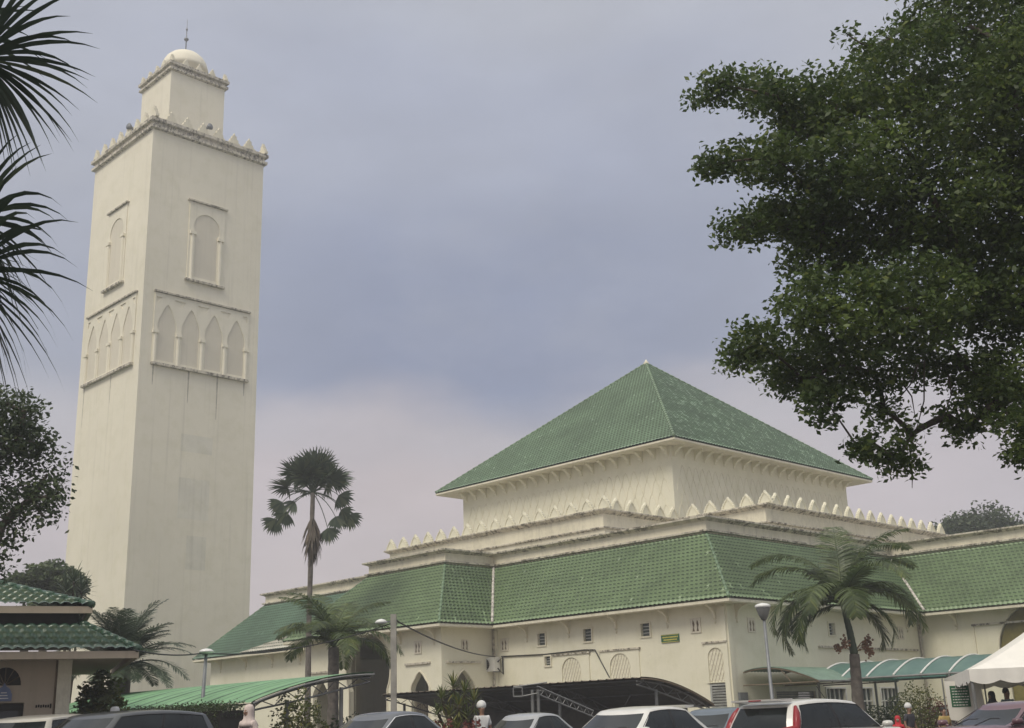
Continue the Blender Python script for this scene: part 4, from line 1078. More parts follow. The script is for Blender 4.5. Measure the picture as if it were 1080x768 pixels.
# plaque and lettering on the pavilion
PR = R(22); pav.rotation_euler = (0, 0, PR)
def prot(x, y, z):
    d = Vector((x, y, 0))-Vector((px1, py0, 0)); return Vector((px1+d.x*math.cos(PR)-d.y*math.sin(PR), py0+d.x*math.sin(PR)+d.y*math.cos(PR), z))
t = thing('dome_plaque', prot(-11.72, py0-.01, 2.06), 'small blue grey plaque shaped like a mosque dome above the pavilion door', 'sign', rz=PR)
mb = MB(t.location); pl_ = [(-.17, 0), (.17, 0), (.17, .16)]+[(.15*math.cos(a), .17+.15*math.sin(a)) for a in [PI*i/10 for i in range(11)]][:5]+[(0, .40)]+[(.15*math.cos(a), .17+.15*math.sin(a)) for a in [PI*i/10 for i in range(11)]][6:]+[(-.17, .16)]
mb.plate(pl_, [], t.location-Vector((0, -.0, 0)), X_, Z, .04); mb.build('plate', M['blue'], t)
mb = MB(t.location)
for i in range(3): mb.box(t.location+Vector((0, -.044, .06+.06*i)), .2-.04*i, .004, .02)
mb.build('lettering', M['white'], t)
t = thing('wall_lettering', prot(-10.86, py0-.004, 1.93), 'short line of small dark lettering on the pavilion wall right of the door', 'sign', rz=PR)
for i in range(7):
    mb = MB(t.location); mb.box(t.location+Vector((-.16+.05*i, -.006, random.uniform(0, .01))), .034, .01, .06 if i < 6 else .1); mb.build('letter', M['dark'], t)

# ================================================================== STREET FURNITURE
def lamp_post(px, py, Y, label, lean=0, kind='mushroom'):
    q = at(px, py, Y); b0 = Vector((q.x, Y, 0)); h = q.z
    t = thing('street_lamp', b0, label, 'lamp', 'lamps of the car park'); mb = MB(b0); topp = b0+Vector((lean*h, 0, h-.1))
    mb.tube([b0, b0.lerp(topp, .12), b0.lerp(topp, .13), topp], [.09, .085, .062, .045], 10); mb.build('pole', M['grey'], t, True)
    mb = MB(b0)
    if kind == 'mushroom':
        mb.lathe([(.07, -.5), (.16, -.34), (.22, -.14), (.22, -.12)], topp+Z*.1, 14); mb.build('lamp_bowl', M['lgrey'], t, True)
        mb = MB(b0); mb.lathe([(.22, -.12), (.25, -.10), (.25, -.05), (.17, .0), (.03, .03)], topp+Z*.1, 14); mb.build('lamp_cap', M['lamp'], t, True)
    else:
        mb.tube([topp-Z*.05, topp+Vector((-.15, -.1, .06))], .03, 6); mb.build('arm', M['grey'], t)
        mb = MB(b0)
        mb.lathe([(.03, .09), (.13, .07), (.2, .02), (.2, 0), (.16, -.03)], topp+Vector((.02, -.05, .05)), 14); mb.build('lamp_head', M['lamp'], t, True)
    return t
lamp_post(806, 637, 38, 'tall grey lamp post with bowl head in front of the mosque corner', -.012)
lamp_post(213, 686, 33, 'leaning grey lamp post with small white lamp in front of the green carport', .035, 'flat')
# concrete utility pole with a lamp
q = at(415, 648, 38); b0 = Vector((q.x, 38, 0)); up_pole = thing('utility_pole', b0, 'square concrete utility pole with a small white lamp and cables', 'pole')
mb = MB(b0); mb.box(b0+Z*q.z/2, .17, .17, q.z); mb.box(b0+Z*(q.z-.3), .24, .06, .08); mb.build('pole', M['conc'], up_pole)
l0 = at(402, 656, 37.9); mb = MB(b0); mb.tube([b0+Z*(l0.z), l0+Vector((.15, 0, 0))], .02, 6); mb.build('arm', M['grey'], up_pole)
mb = MB(b0); mb.lathe([(.03, .09), (.13, .06), (.2, -.01), (.17, -.05), (.05, -.07)], l0, 12); mb.build('lamp_head', M['lamp'], up_pole, True)
def cable(label, pts, r=.022, cat='cable', sag=.0):
    P_ = [Vector(p) for p in pts]; out = []
    for i in range(len(P_)-1):
        for k_ in range(10):
            t_ = k_/10; out.append(P_[i].lerp(P_[i+1], t_)-Z*sag*4*t_*(1-t_))
    out.append(P_[-1]); mb = MB(P_[0]); mb.tube(out, r, 5); o_ = mb.build('cable', M['black'], None); o_.location = P_[0]; tag(o_, label, cat); return o_
ptop = b0+Z*(q.z-.15)
cable('black cable sagging from the utility pole to the air conditioner', [ptop, P(14.9, WO-.1, 4.46)], .028, sag=.25)
cable('long black cable strung from the pavilion eave to the utility pole', [Vector((-8.6, 27.0, 3.05)), at(213, 689, 33), at(310, 684, 37), ptop-Z*.1], .018, sag=.08)
wp = P(0, WO-.06)
cable('thick black cable clipped along the left facade ending in a drop', [P(14.5, WO-.05, 4.44), P(11.5, WO-.05, 4.36), P(8.9, WO-.05, 4.40), P(8.25, WO-.06, 4.36), P(7.9, WO-.06, 3.8), P(7.45, WO-.06, 3.1)], .03)
# air conditioner
t = thing('air_conditioner', P(15.0, WO-.2, 3.72), 'white outdoor air conditioner unit with round fan on the left facade', 'air conditioner'); o = t.location
ac = P(15.0, WO-.32, 4.08); mb = MB(o); mb.box(ac, .95, .36, .68, U, V); mb.build('casing', M['white'], t)
fc = ac+U*.18-V*.185; mb = MB(o)
ring_ = [fc+U*(.25*math.cos(a))+Z*(.25*math.sin(a)) for a in [2*PI*i/20 for i in range(21)]]; mb.tube(ring_, .02, 5, False)
mb.plate([(.24*math.cos(a), .24*math.sin(a)) for a in [2*PI*i/20 for i in range(20)]], [], fc+V*.004, -U, Z, .008); mb.build('fan_opening', M['dark'], t)
mb = MB(o)
for i in range(6):
    a = PI*i/6; mb.tube([fc-V*.012+U*.24*math.cos(a)+Z*.24*math.sin(a), fc-V*.012-U*.24*math.cos(a)-Z*.24*math.sin(a)], .006, 4)
mb.build('fan_grille', M['lgrey'], t)
mb = MB(o); mb.tube([ac-U*.5+Z*.1, P(14.42, WO-.05, 4.4), P(14.42, WO-.05, 3.6), ac-U*.5-Z*.2], .035, 6); mb.build('hose', M['black'], t)
mb = MB(o)
for s in (-.35, .35): mb.box(ac+U*s-Z*.36+V*.05, .04, .45, .04, U, V)
mb.build('bracket', M['grey'], t)
# green sign
t = thing('wall_sign', P(3.85, WO-.03, 4.57), 'small dark green sign with yellow lettering high on the left facade', 'sign'); o = t.location
mb = MB(o); mb.box(o, .98, .04, .34, U, V); mb.build('board', M['green'], t)
mb = MB(o)
for zz in (.15, -.15): mb.box(o+Z*zz-V*.024, .96, .008, .02, U, V)
for r_ in range(2):
    x = .40-.05*r_
    while x > -.38:
        w_ = random.uniform(.03, .07); mb.box(o+U*(x-w_/2)-V*.024+Z*(.05-.11*r_), w_, .008, .055, U, V); x -= w_+.018
mb.build('lettering', M['yellow'], t)
# wall lamp on the far-left wall
t = thing('wall_lamp', P(38.0, WO, 3.9), 'small lamp on a bent bracket on the wall beyond the green carport', 'lamp'); o = t.location
mb = MB(o); mb.tube([o, o-V*.3+Z*.05, o-V*.5-Z*.0, o-V*.5-Z*.5], .04, 6); mb.lathe([(.04, .12), (.14, 0), (.12, -.06)], o-V*.5+Z*.02, 10); mb.build('bracket', M['grey'], t)
# little frame gate in front of the brown carport
g0 = at(545, 727, 36); g1 = at(625, 750, 38); t = thing('pipe_frame', (g0.x, 36, 0), 'pale pipe frame with a sloping lattice arm in front of the brown carport', 'frame'); o = t.location
mb = MB(o)
for dx in (.45, .62): mb.tube([Vector((g0.x+dx, 36.3, 0)), Vector((g0.x+dx, 36.3, g0.z-.02))], .045, 6)
mb.build('post', M['lgrey'], t)
mb = MB(o); fx = g0.x-.1; zt_ = g0.z+.05
for a, b in (((0, 0), (.26, 0)), ((.26, 0), (.26, -.25)), ((.26, -.25), (0, -.25)), ((0, -.25), (0, 0)), ((0, .02), (1.0, .12)), ((.26, -.25), (.7, -.18))):
    mb.tube([Vector((fx+a[0], 36.2, zt_+a[1])), Vector((fx+b[0], 36.2, zt_+b[1]))], .022, 5)
mb.build('bracket', M['lgrey'], t)
mb = MB(o); A_, B_ = Vector((fx+.7, 36.3, zt_+.02)), Vector((g1.x, 37.5, g1.z)); mb.tube([A_, B_], .025, 5); mb.tube([A_-Z*.22, B_-Z*.18], .025, 5)
for i in range(8):
    q1, q2 = A_.lerp(B_, i/8), A_.lerp(B_, (i+.5)/8)-Z*.2; mb.tube([q1, q2], .012, 4); mb.tube([q2, A_.lerp(B_, (i+1)/8)], .012, 4)
mb.build('lattice_arm', M['lgrey'], t)

# ================================================================== VEHICLES
def car_paint(name, c):
    mt, nt, bs = nodes(name)
    nt.links.new(mixc(nt, ramp(nt, noise(nt, 5., 5, .6), .35, .75), c, tuple(x*.86 for x in c)), bs.inputs['Base Color'])
    bs.inputs['Roughness'].default_value = .38; bs.inputs['Coat Weight'].default_value = .7; bs.inputs['Coat Roughness'].default_value = .06
    return mt
def make_car(name, label, cat, loc, head, paint, L=4.4, W=1.72, H=1.48, belt=.95, hood=.9, deck=.95, xcf=.9, xcr=-1.5, xrf=.15, xrr=-1.05, wr=.60, suv=False, chrome=False, tall_tail=False, spoiler=False, wiper=True, group='cars parked in front of the mosque', antenna=False):
    """x forward. xcf/xcr cowl and rear base of the glasshouse; xrf/xrr roof ends"""
    t = thing(name, loc, label, cat, group, rz=head); w = W/2
    # lower body loft
    st = [(-L/2, .86, deck-.22, .30), (-L/2+.06, .93, deck-.06, .24), (-L/2+.35, .98, deck, .22), (xcr, 1.0, deck+.0, .2), ((xcr+xcf)/2, 1.0, belt, .2), (xcf, 1.0, belt-.01, .2), (xcf+.35, .99, hood, .2), (L/2-.55, .95, hood-.10, .22), (L/2-.15, .87, hood-.2, .25), (L/2, .74, hood-.34, .30)]
    vs = []; rows = []
    for (x, wf, zt, zb) in st:
        h_ = [(0, zt+.015), (w*wf*.6, zt+.01), (w*wf*.88, zt-.01), (w*wf*.97, zt-.05), (w*wf, zt-.16), (w*wf*1.0, (zt+zb)/2), (w*wf*.985, zb+.14), (w*wf*.93, zb), (0, zb-.02)]
        full = h_+[(-y, z) for y, z in h_[-2:0:-1]]; rows.append([(x, y, z) for y, z in full])
    n = len(rows[0]); vs = [p for r_ in rows for p in r_]
    fs = [(i*n+j, i*n+(j+1) % n, (i+1)*n+(j+1) % n, (i+1)*n+j) for i in range(len(rows)-1) for j in range(n)]
    fs += [tuple(range(n))[::-1], tuple((len(rows)-1)*n+j for j in range(n))]
    mb = MB(); mb.add(vs, fs)
    # glasshouse perimeter stations for one side, front centre to rear centre
    wb = w*.94; wrr = wr
    def bo(x, y): return (x, y)
    stn = []   # (kind of the cell that starts here, bottom, top)
    for i in range(4): y = i/4*.86; stn.append(('ws', (xcf-.16*y*y, wb*y), (xrf-.10*y*y, wrr*y*1.02)))
    stn.append(('pil', (xcf-.14, wb*.88), (xrf-.10, wrr*.90)))
    stn.append(('pil', (xcf-.24, wb*.985), (xrf-.16, wrr*.985)))
    xb_ = (xcf+xcr)/2-.02; xt_ = (xrf+xrr)/2+.02
    for i in range(3): s = i/3; stn.append(('s1', (xcf-.30+(xb_+.04-xcf+.30)*s, wb), (xrf-.20+(xt_+.04-xrf+.20)*s, wrr*(1+.015*s))))
    stn.append(('bp', (xb_+.04, wb), (xt_+.04, wrr*1.015)))
    for i in range(3): s = i/3; stn.append(('s2', (xb_-.04+(xcr+.34-xb_+.04)*s, wb*(1-.01*s)), (xt_-.04+(xrr+.24-xt_+.04)*s, wrr*(1.015-.02*s))))
    stn.append(('pil', (xcr+.34, wb*.99), (xrr+.24, wrr*.995)))
    stn.append(('pil', (xcr+.12, wb*.95), (xrr+.08, wrr*.96)))
    for i in range(5):
        y = (1-i/4)*.86; stn.append(('rw' if i < 4 else 'end', (xcr+.10*y*y, wb*y), (xrr+.06*y*y, wrr*y)))
    z0, z1 = belt-.03, H-.05; lev = [0, .10, .4, .7, .93, 1.0]
    def pt(si, li):
        k_, b, tp_ = stn[si]; s = lev[li]; bulge = .035*math.sin(PI*s)
        x = b[0]+(tp_[0]-b[0])*s; y = b[1]+(tp_[1]-b[1])*s
        zb = z0+(deck-belt if si > len(stn)-7 else 0)*(1-s); z = zb+(z1-z0)*s if False else z0+(z1-z0)*s
        z -= s*.07*(abs(x-(xrf+xrr)/2)/(abs(xrf-xrr)/2))**2
        if k_ in ('ws',): x += bulge
        elif k_ in ('rw', 'end'): x -= bulge
        else: y += bulge
        return x, y, z
    glass = {}
    gv = []; ns, nl = len(stn), len(lev); idx = {}
    for side in (1, -1):
        for si in range(ns):
            for li in range(nl):
                x, y, z = pt(si, li); idx[(side, si, li)] = len(gv); gv.append((x, y*side, z))
    body_f = []; bpil = []
    for side in (1, -1):
        for si in range(ns-1):
            for li in range(nl-1):
                f = (idx[(side, si, li)], idx[(side, si+1, li)], idx[(side, si+1, li+1)], idx[(side, si, li+1)])
                if side > 0: f = f[::-1]
                kind = stn[si][0]
                if kind == 'bp' and 1 <= li <= 3: bpil.append(f)
                elif kind != 'pil' and 1 <= li <= 3:
                    glass.setdefault((kind, 0 if kind in ('ws', 'rw') else side), []).append(f)
                else: body_f.append(f)
    # roof cap
    ringp = [gv[idx[(1, si, nl-1)]] for si in range(ns)]+[gv[idx[(-1, si, nl-1)]] for si in range(ns-2, 0, -1)]
    cx = (xrf+xrr)/2; k0 = len(gv); m_ = len(ringp)
    for (f_, dz) in ((.95, .022), (.8, .036), (.5, .048), (.2, .052)):
        for p in ringp: gv.append((cx+(p[0]-cx)*f_, p[1]*f_, H-.05+dz-.07*(abs(p[0]-cx)*f_/(abs(xrf-xrr)/2))**2))
    base_ring = [idx[(1, si, nl-1)] for si in range(ns)]+[idx[(-1, si, nl-1)] for si in range(ns-2, 0, -1)]
    prev = base_ring
    for r_ in range(4):
        cur = [k0+r_*m_+i for i in range(m_)]
        body_f += [(prev[i], prev[(i+1) % m_], cur[(i+1) % m_], cur[i]) for i in range(m_)]; prev = cur
    body_f.append(tuple(prev))
    mb.add(gv, body_f); mb.build('body', paint, t, True)
    me = t.children[0].data
    import bmesh
    bm = bmesh.new(); bm.from_mesh(me); bmesh.ops.remove_doubles(bm, verts=bm.verts, dist=.0005); bmesh.ops.recalc_face_normals(bm, faces=bm.faces)
    for e in bm.edges:
        if len(e.link_faces) == 2 and e.calc_face_angle(0) > R(38): e.smooth = False
    bm.to_mesh(me); bm.free()
    wn_ = []
    for (kind, sd_), ff in glass.items():
        mb = MB(); used = sorted({i for f in ff for i in f}); mp = {i: j for j, i in enumerate(used)}
        mb.add([gv[i] for i in used], [tuple(mp[i] for i in f) for f in ff])
        nm = {'ws': 'windscreen', 'rw': 'rear_window', 's1': 'side_window', 's2': 'side_window'}[kind]
        g = mb.build(nm, M['carglass'], t, True)
    for hb in (bpil[:len(bpil)//2], bpil[len(bpil)//2:]):
        mb = MB(); used = sorted({i for f in hb for i in f}); mp = {i: j for j, i in enumerate(used)}; mb.add([gv[i] for i in used], [tuple(mp[i] for i in f) for f in hb]); mb.build('door_pillar', M['black'], t)
    # black sill lines around the side glass / chrome strip
    for side in (1, -1):
        mb = MB(); q = [si for si in range(ns) if stn[si][0] in ('s1', 's2')]; a_, b_ = q[0], q[-1]+1
        loop = [Vector(gv[idx[(side, si, 1)]]) for si in range(a_, b_+1)]+[Vector(gv[idx[(side, si, 4)]]) for si in range(b_, a_-1, -1)]
        loop = [p+Vector((0, side*.006, 0)) for p in loop]; loop.append(loop[0])
        mb.tube(loop, .013 if chrome else .008, 5, False); mb.build('window_trim', M['chrome'] if chrome else M['black'], t)
    # wheels
    for sx in (L/2-.82, -L/2+.78):
        for sy in (-1, 1):
            mb = MB(); r_ = .31 if not suv else .34; c = Vector((sx, sy*(w-.10), r_))
            pr = [(-.11, r_*.62), (-.11, r_*.95), (-.08, r_), (.08, r_), (.11, r_*.95), (.11, r_*.62)]; k_ = 22; vv = []
            for (yy, rr) in pr:
                for j in range(k_): a = 2*PI*j/k_; vv.append(c+Vector((rr*math.cos(a), yy, rr*math.sin(a))))
            mb.add(vv, [(i*k_+j, i*k_+(j+1) % k_, (i+1)*k_+(j+1) % k_, (i+1)*k_+j) for i in range(5) for j in range(k_)])
            wh = mb.build('wheel', M['black'], t, True)
            mb = MB(); oy = sy*.112
            for j in range(5):
                a = 2*PI*j/5; mb.box(c+Vector((.1*math.cos(a), oy*.8, .1*math.sin(a))), .19, .03, .06, Vector((math.cos(a), 0, math.sin(a))), Y_, Vector((-math.sin(a), 0, math.cos(a))))
            mb.tube([c+Vector((r_*.62*math.cos(2*PI*j/20), oy*.8, r_*.62*math.sin(2*PI*j/20))) for j in range(21)], .02, 5, False); mb.build('rim', M['lgrey'], wh)
    # lamps, plate, mirrors, wiper
    for sy in (-1, 1):
        mb = MB(); mb.box((L/2-.17, sy*w*.62, hood-.27), .14, w*.36, .15); mb.build('headlight', M['lamp'], t)
        mb = MB()
        if tall_tail:
            cq = [Vector(gv[idx[(sy, ns-7, li)]]).lerp(Vector(gv[idx[(sy, ns-6, li)]]), .6)+Vector((-.03, sy*.03, 0)) for li in (1, 2, 3, 4)]
            mb.tube([(-L/2+.05, sy*w*.86, deck-.25), (-L/2+.10, sy*w*.90, deck-.04)]+cq, [.09, .09, .085, .08, .065, .03], 8)
        else: mb.box((-L/2+.06, sy*w*.7, deck-.2), .12, w*.4, .16)
        mb.build('tail_light', M['red'], t, True)
        mb = MB(); mb.lathe([(.02, -.06), (.09, -.05), (.11, 0), (.09, .05), (.02, .06)], (xcf-.32, sy*(w+.10), belt+.06), 10); mb.tube([(xcf-.32, sy*(w-.06), belt+.0), (xcf-.32, sy*(w+.06), belt+.04)], .025, 6); mb.build('mirror', paint, t, True)
        mb = MB()
        for x in (xb_+.35, xb_-.55): mb.box((x, sy*(w+.008), belt-.16), .16, .03, .03)
        mb.build('door_handle', paint if not chrome else M['chrome'], t)
    mb = MB(); mb.box((-L/2-.005, 0, deck-.35), .02, .5, .12); mb.build('number_plate', M['black'], t)
    mb = MB(); mb.box((L/2-.0, 0, .45), .03, w*1.1, .13); mb.build('grille', M['black'], t)
    if spoiler:
        mb = MB(); yv = wr*.93; x0 = xrr-.02
        mb.add([(x0+.16, -yv, H+.005), (x0+.16, yv, H+.005), (x0-.20, yv*.97, H+.0), (x0-.20, -yv*.97, H+.0), (x0+.1, -yv, H-.06), (x0+.1, yv, H-.06), (x0-.19, yv*.97, H-.035), (x0-.19, -yv*.97, H-.035)], [(0, 1, 2, 3), (4, 7, 6, 5), (0, 3, 7, 4), (1, 5, 6, 2), (2, 6, 7, 3), (0, 4, 5, 1)]); mb.build('spoiler', paint, t)
        mb = MB(); mb.box((x0-.205, 0, H-.02), .01, .3, .02); mb.build('brake_light', M['red'], t)
    if wiper:
        for y in (-.35, .2):
            mb = MB(); mb.tube([(xcf+.0, y, belt+.0), (xcf-.14, y+.28, belt+.12), (xcf-.16, y+.5, belt+.12)], .009, 4); mb.build('wiper', M['black'], t)
    if antenna:
        mb = MB(); mb.tube([(xrf-.1, .1, H+.02), (xrf-.32, .1, H+.24)], .008, 4); mb.build('antenna', M['black'], t)
    # interior: dark seats block seen through nothing, keeps the cabin closed
    return t
HV = math.atan2(V.y, V.x)     # heading away to the right
def roofpos(x, y, Y): q = at(x, y, Y); return q
wht = car_paint('white_car_paint', (.72, .71, .66)); blk = car_paint('black_car_paint', (.035, .04, .043)); gry = car_paint('dark_grey_car_paint', (.095, .105, .12))
slv = car_paint('silver_car_paint', (.36, .37, .38)); crm = car_paint('cream_car_paint', (.55, .52, .44)); blu = car_paint('blue_grey_car_paint', (.09, .12, .15)); mar = car_paint('maroon_car_paint', (.14, .06, .075))
def place(fn_px, Y, dx=0):
    q = at(fn_px, 760, Y); return (q.x, Y, 0)
# white wagon, tail towards the left front
make_car('parked_wagon', 'white wagon with red upright tail lamps and roof spoiler, nearest on the right', 'car', place(868, 24.6), HV+R(-6), wht, L=4.5, W=1.75, H=1.50, belt=.93, hood=.92, deck=.95, xcf=1.05, xcr=-2.05, xrf=.35, xrr=-1.75, wr=.66, tall_tail=True, spoiler=True, antenna=True)
make_car('parked_saloon', 'dark grey saloon with chrome line around its side windows', 'car', place(398, 24.5), HV+PI+R(3), gry, L=4.6, W=1.78, H=1.53, belt=.97, hood=.92, deck=1.02, xcf=1.15, xcr=-1.62, xrf=.25, xrr=-.85, wr=.62, chrome=True)
make_car('parked_saloon', 'silver saloon parked between the dark grey saloon and the white hatchback', 'car', place(551, 29), HV+PI, slv, L=4.3, W=1.68, H=1.45, belt=.92, hood=.88, deck=.98, xcf=.95, xcr=-1.45, xrf=.2, xrr=-.75, wr=.58)
make_car('parked_hatchback', 'white sport utility car with antenna on its roof left of the dark blue grey car', 'car', place(664, 25.2), HV+PI+R(2), wht, L=4.3, W=1.78, H=1.475, belt=.96, hood=.97, deck=1.0, xcf=1.1, xcr=-1.85, xrf=.35, xrr=-1.2, wr=.66, suv=True, antenna=True, spoiler=True)
make_car('parked_saloon', 'dark blue grey saloon half hidden between the two white cars', 'car', place(752, 27.5), HV+PI, blu, L=4.4, W=1.72, H=1.42, belt=.92, hood=.88, deck=.98, xcf=.95, xcr=-1.5, xrf=.2, xrr=-.8, wr=.6)
make_car('parked_van', 'black people carrier in front of the green canopy', 'van', place(118, 24), HV+PI+R(16), blk, L=4.7, W=1.85, H=1.71, belt=1.12, hood=1.05, deck=1.12, xcf=1.4, xcr=-2.2, xrf=.6, xrr=-1.9, wr=.72, suv=True)
make_car('parked_van', 'old cream boxy van at the left edge in front of the pavilion', 'van', place(50, 25.6), HV+PI+R(30), crm, L=4.1, W=1.62, H=1.71, belt=1.1, hood=1.0, deck=1.1, xcf=1.35, xcr=-1.9, xrf=.95, xrr=-1.75, wr=.68)
make_car('parked_saloon', 'maroon saloon with dark glass in front of the white tent', 'car', place(1062, 24.5), HV+PI+R(-20), mar, L=4.5, W=1.75, H=1.19+.14, belt=.90, hood=.86, deck=.94, xcf=1.05, xcr=-1.6, xrf=.2, xrr=-.8, wr=.6)

# ================================================================== PEOPLE
def skin_mesh(name, verts, edges, radii, root_i, mat, parent, sub=2):
    me = bpy.data.meshes.new(name); me.from_pydata([tuple(v_) for v_ in verts], edges, []); o = bpy.data.objects.new(name, me); col.objects.link(o)
    sk = o.modifiers.new('s', 'SKIN'); lay = me.skin_vertices[0].data
    for i, r_ in enumerate(radii): lay[i].radius = (r_, r_) if not isinstance(r_, tuple) else r_; lay[i].use_root = (i == root_i)
    sb = o.modifiers.new('d', 'SUBSURF'); sb.levels = sub; sb.render_levels = sub
    dg = bpy.context.evaluated_depsgraph_get(); m2 = bpy.data.meshes.new_from_object(o.evaluated_get(dg)); bpy.data.objects.remove(o)
    m2.name = name; m2.materials.clear(); m2.materials.append(mat); m2.shade_smooth()
    q = bpy.data.objects.new(name, m2); col.objects.link(q); q.parent = parent; return q
def person_proto():
    t = thing('person', (0, 0, 0), 'x', 'person')
    v_, e_, r_ = [], [], []
    def add(p, rad, par=None):
        v_.append(Vector(p)); r_.append(rad); i = len(v_)-1
        if par is not None: e_.append((par, i))
        return i
    pel = add((0, 0, .95), (.15, .11)); sp = add((0, -.01, 1.12), (.13, .10), pel); ch = add((0, 0, 1.30), (.16, .11), sp); nk0 = add((0, 0, 1.45), .075, ch); nk = add((0, .01, 1.50), .055, nk0)
    h0 = add((0, .02, 1.57), (.068, .085), nk); h1 = add((0, .015, 1.65), (.078, .098), h0); h2 = add((0, 0, 1.71), (.06, .075), h1)
    for s in (-1, 1):
        hip = add((s*.10, 0, .88), .095, pel); kn = add((s*.11, .02, .50), .062, hip); an = add((s*.115, -.01, .10), .042, kn); hl = add((s*.12, .03, .05), .04, an); add((s*.13, .17, .035), .032, hl)
        sh = add((s*.17, 0, 1.40), .062, ch); el_ = add((s*.24, -.03, 1.12), .042, sh); wr_ = add((s*.25, .06, .88), .027, el_); pm = add((s*.25, .085, .80), (.035, .018), wr_)
        for k_, (dy, L_) in enumerate(((-.028, .075), (-.010, .088), (.010, .082), (.028, .062))):
            a = add((s*.25, .085+dy, .765), .0095, pm); b = add((s*.245, .09+dy, .765-L_*.5), .009, a); add((s*.235, .095+dy, .765-L_), .008, b)
        a = add((s*.235, .125, .80), .011, pm); add((s*.225, .145, .765), .009, a)
    skin_mesh('body', v_, e_, r_, 0, M['skin'], t)
    return t
def face_parts(t, root_loc=(0, 0, 0)):
    mb = MB(); mb.tube([(0, .105, 1.645), (0, .128, 1.61), (0, .115, 1.60)], [.010, .016, .012], 6); mb.build('nose', M['skin'], t, True)
    for s in (-1, 1):
        mb = MB(); mb.lathe([(.002, -.011), (.010, -.006), (.012, 0), (.010, .006), (.002, .011)], (s*.032, .100, 1.645), 8); mb.build('eye', M['white'], t, True)
        mb = MB(); mb.lathe([(.002, -.03), (.012, -.02), (.016, 0), (.012, .022), (.002, .03)], (s*.082, .01, 1.63), 8); mb.build('ear', M['skin'], t, True)
    mb = MB(); mb.tube([(-.022, .103, 1.578), (0, .110, 1.575), (.022, .103, 1.578)], .006, 5); mb.build('mouth', M['redleaf'] if False else M['brown'], t)
def clothes(t, shirt, trousers, top=None, topkind='hair'):
    v_ = [Vector((0, 0, .93)), Vector((0, -.01, 1.12)), Vector((0, 0, 1.30)), Vector((0, 0, 1.43))]; e_ = [(0, 1), (1, 2), (2, 3)]; r_ = [(.175, .135), (.155, .125), (.185, .135), (.10, .09)]
    for s in (-1, 1):
        k_ = len(v_); v_ += [Vector((s*.17, 0, 1.40)), Vector((s*.225, -.022, 1.19))]; e_ += [(2, k_), (k_, k_+1)]; r_ += [.08, .065]
    skin_mesh('shirt', v_, e_, r_, 0, shirt, t)
    v_ = [Vector((0, 0, .95))]; e_ = []; r_ = [(.165, .125)]
    for s in (-1, 1):
        k_ = len(v_); v_ += [Vector((s*.10, 0, .86)), Vector((s*.11, .02, .50)), Vector((s*.115, -.01, .12))]; e_ += [(0, k_), (k_, k_+1), (k_+1, k_+2)]; r_ += [.112, .08, .062]
    skin_mesh('trousers', v_, e_, r_, 0, trousers, t)
    mb = MB()
    if topkind == 'hair': prof = [(.094, 1.63), (.101, 1.68), (.094, 1.735), (.07, 1.775), (.035, 1.795), (.003, 1.80)]; nm = 'hair'
    elif topkind == 'cap': prof = [(.096, 1.685), (.100, 1.70), (.097, 1.76), (.07, 1.80), (.003, 1.81)]; nm = 'cap'
    elif topkind == 'helmet': prof = [(.112, 1.655), (.128, 1.675), (.132, 1.715), (.125, 1.765), (.085, 1.82), (.04, 1.845), (.003, 1.85)]; nm = 'helmet'
    else: prof = [(.21, 1.34), (.18, 1.42), (.12, 1.50), (.108, 1.58), (.112, 1.66), (.105, 1.73), (.075, 1.785), (.003, 1.805)]; nm = 'headscarf'
    mb.lathe([(r_, z) for r_, z in prof], (0, -.022, 0), 20); mb.build(nm, top, t, True)
proto = person_proto(); body_mesh = [c for c in proto.children if c.name.startswith('body')][0].data
def cl(name, c): return mat_plain(name, c, .85, var=.2, nscale=8)
wsh, pnk, rd, bsh, dk, ylw, tan_ = cl('white_cloth', (.7, .7, .68)), cl('pale_pink_cloth', (.62, .52, .47)), cl('red_cloth', (.5, .03, .04)), cl('blue_cloth', (.22, .32, .38)), cl('dark_cloth', (.05, .05, .06)), cl('ochre_cloth', (.45, .33, .12)), cl('khaki_cloth', (.3, .25, .17))
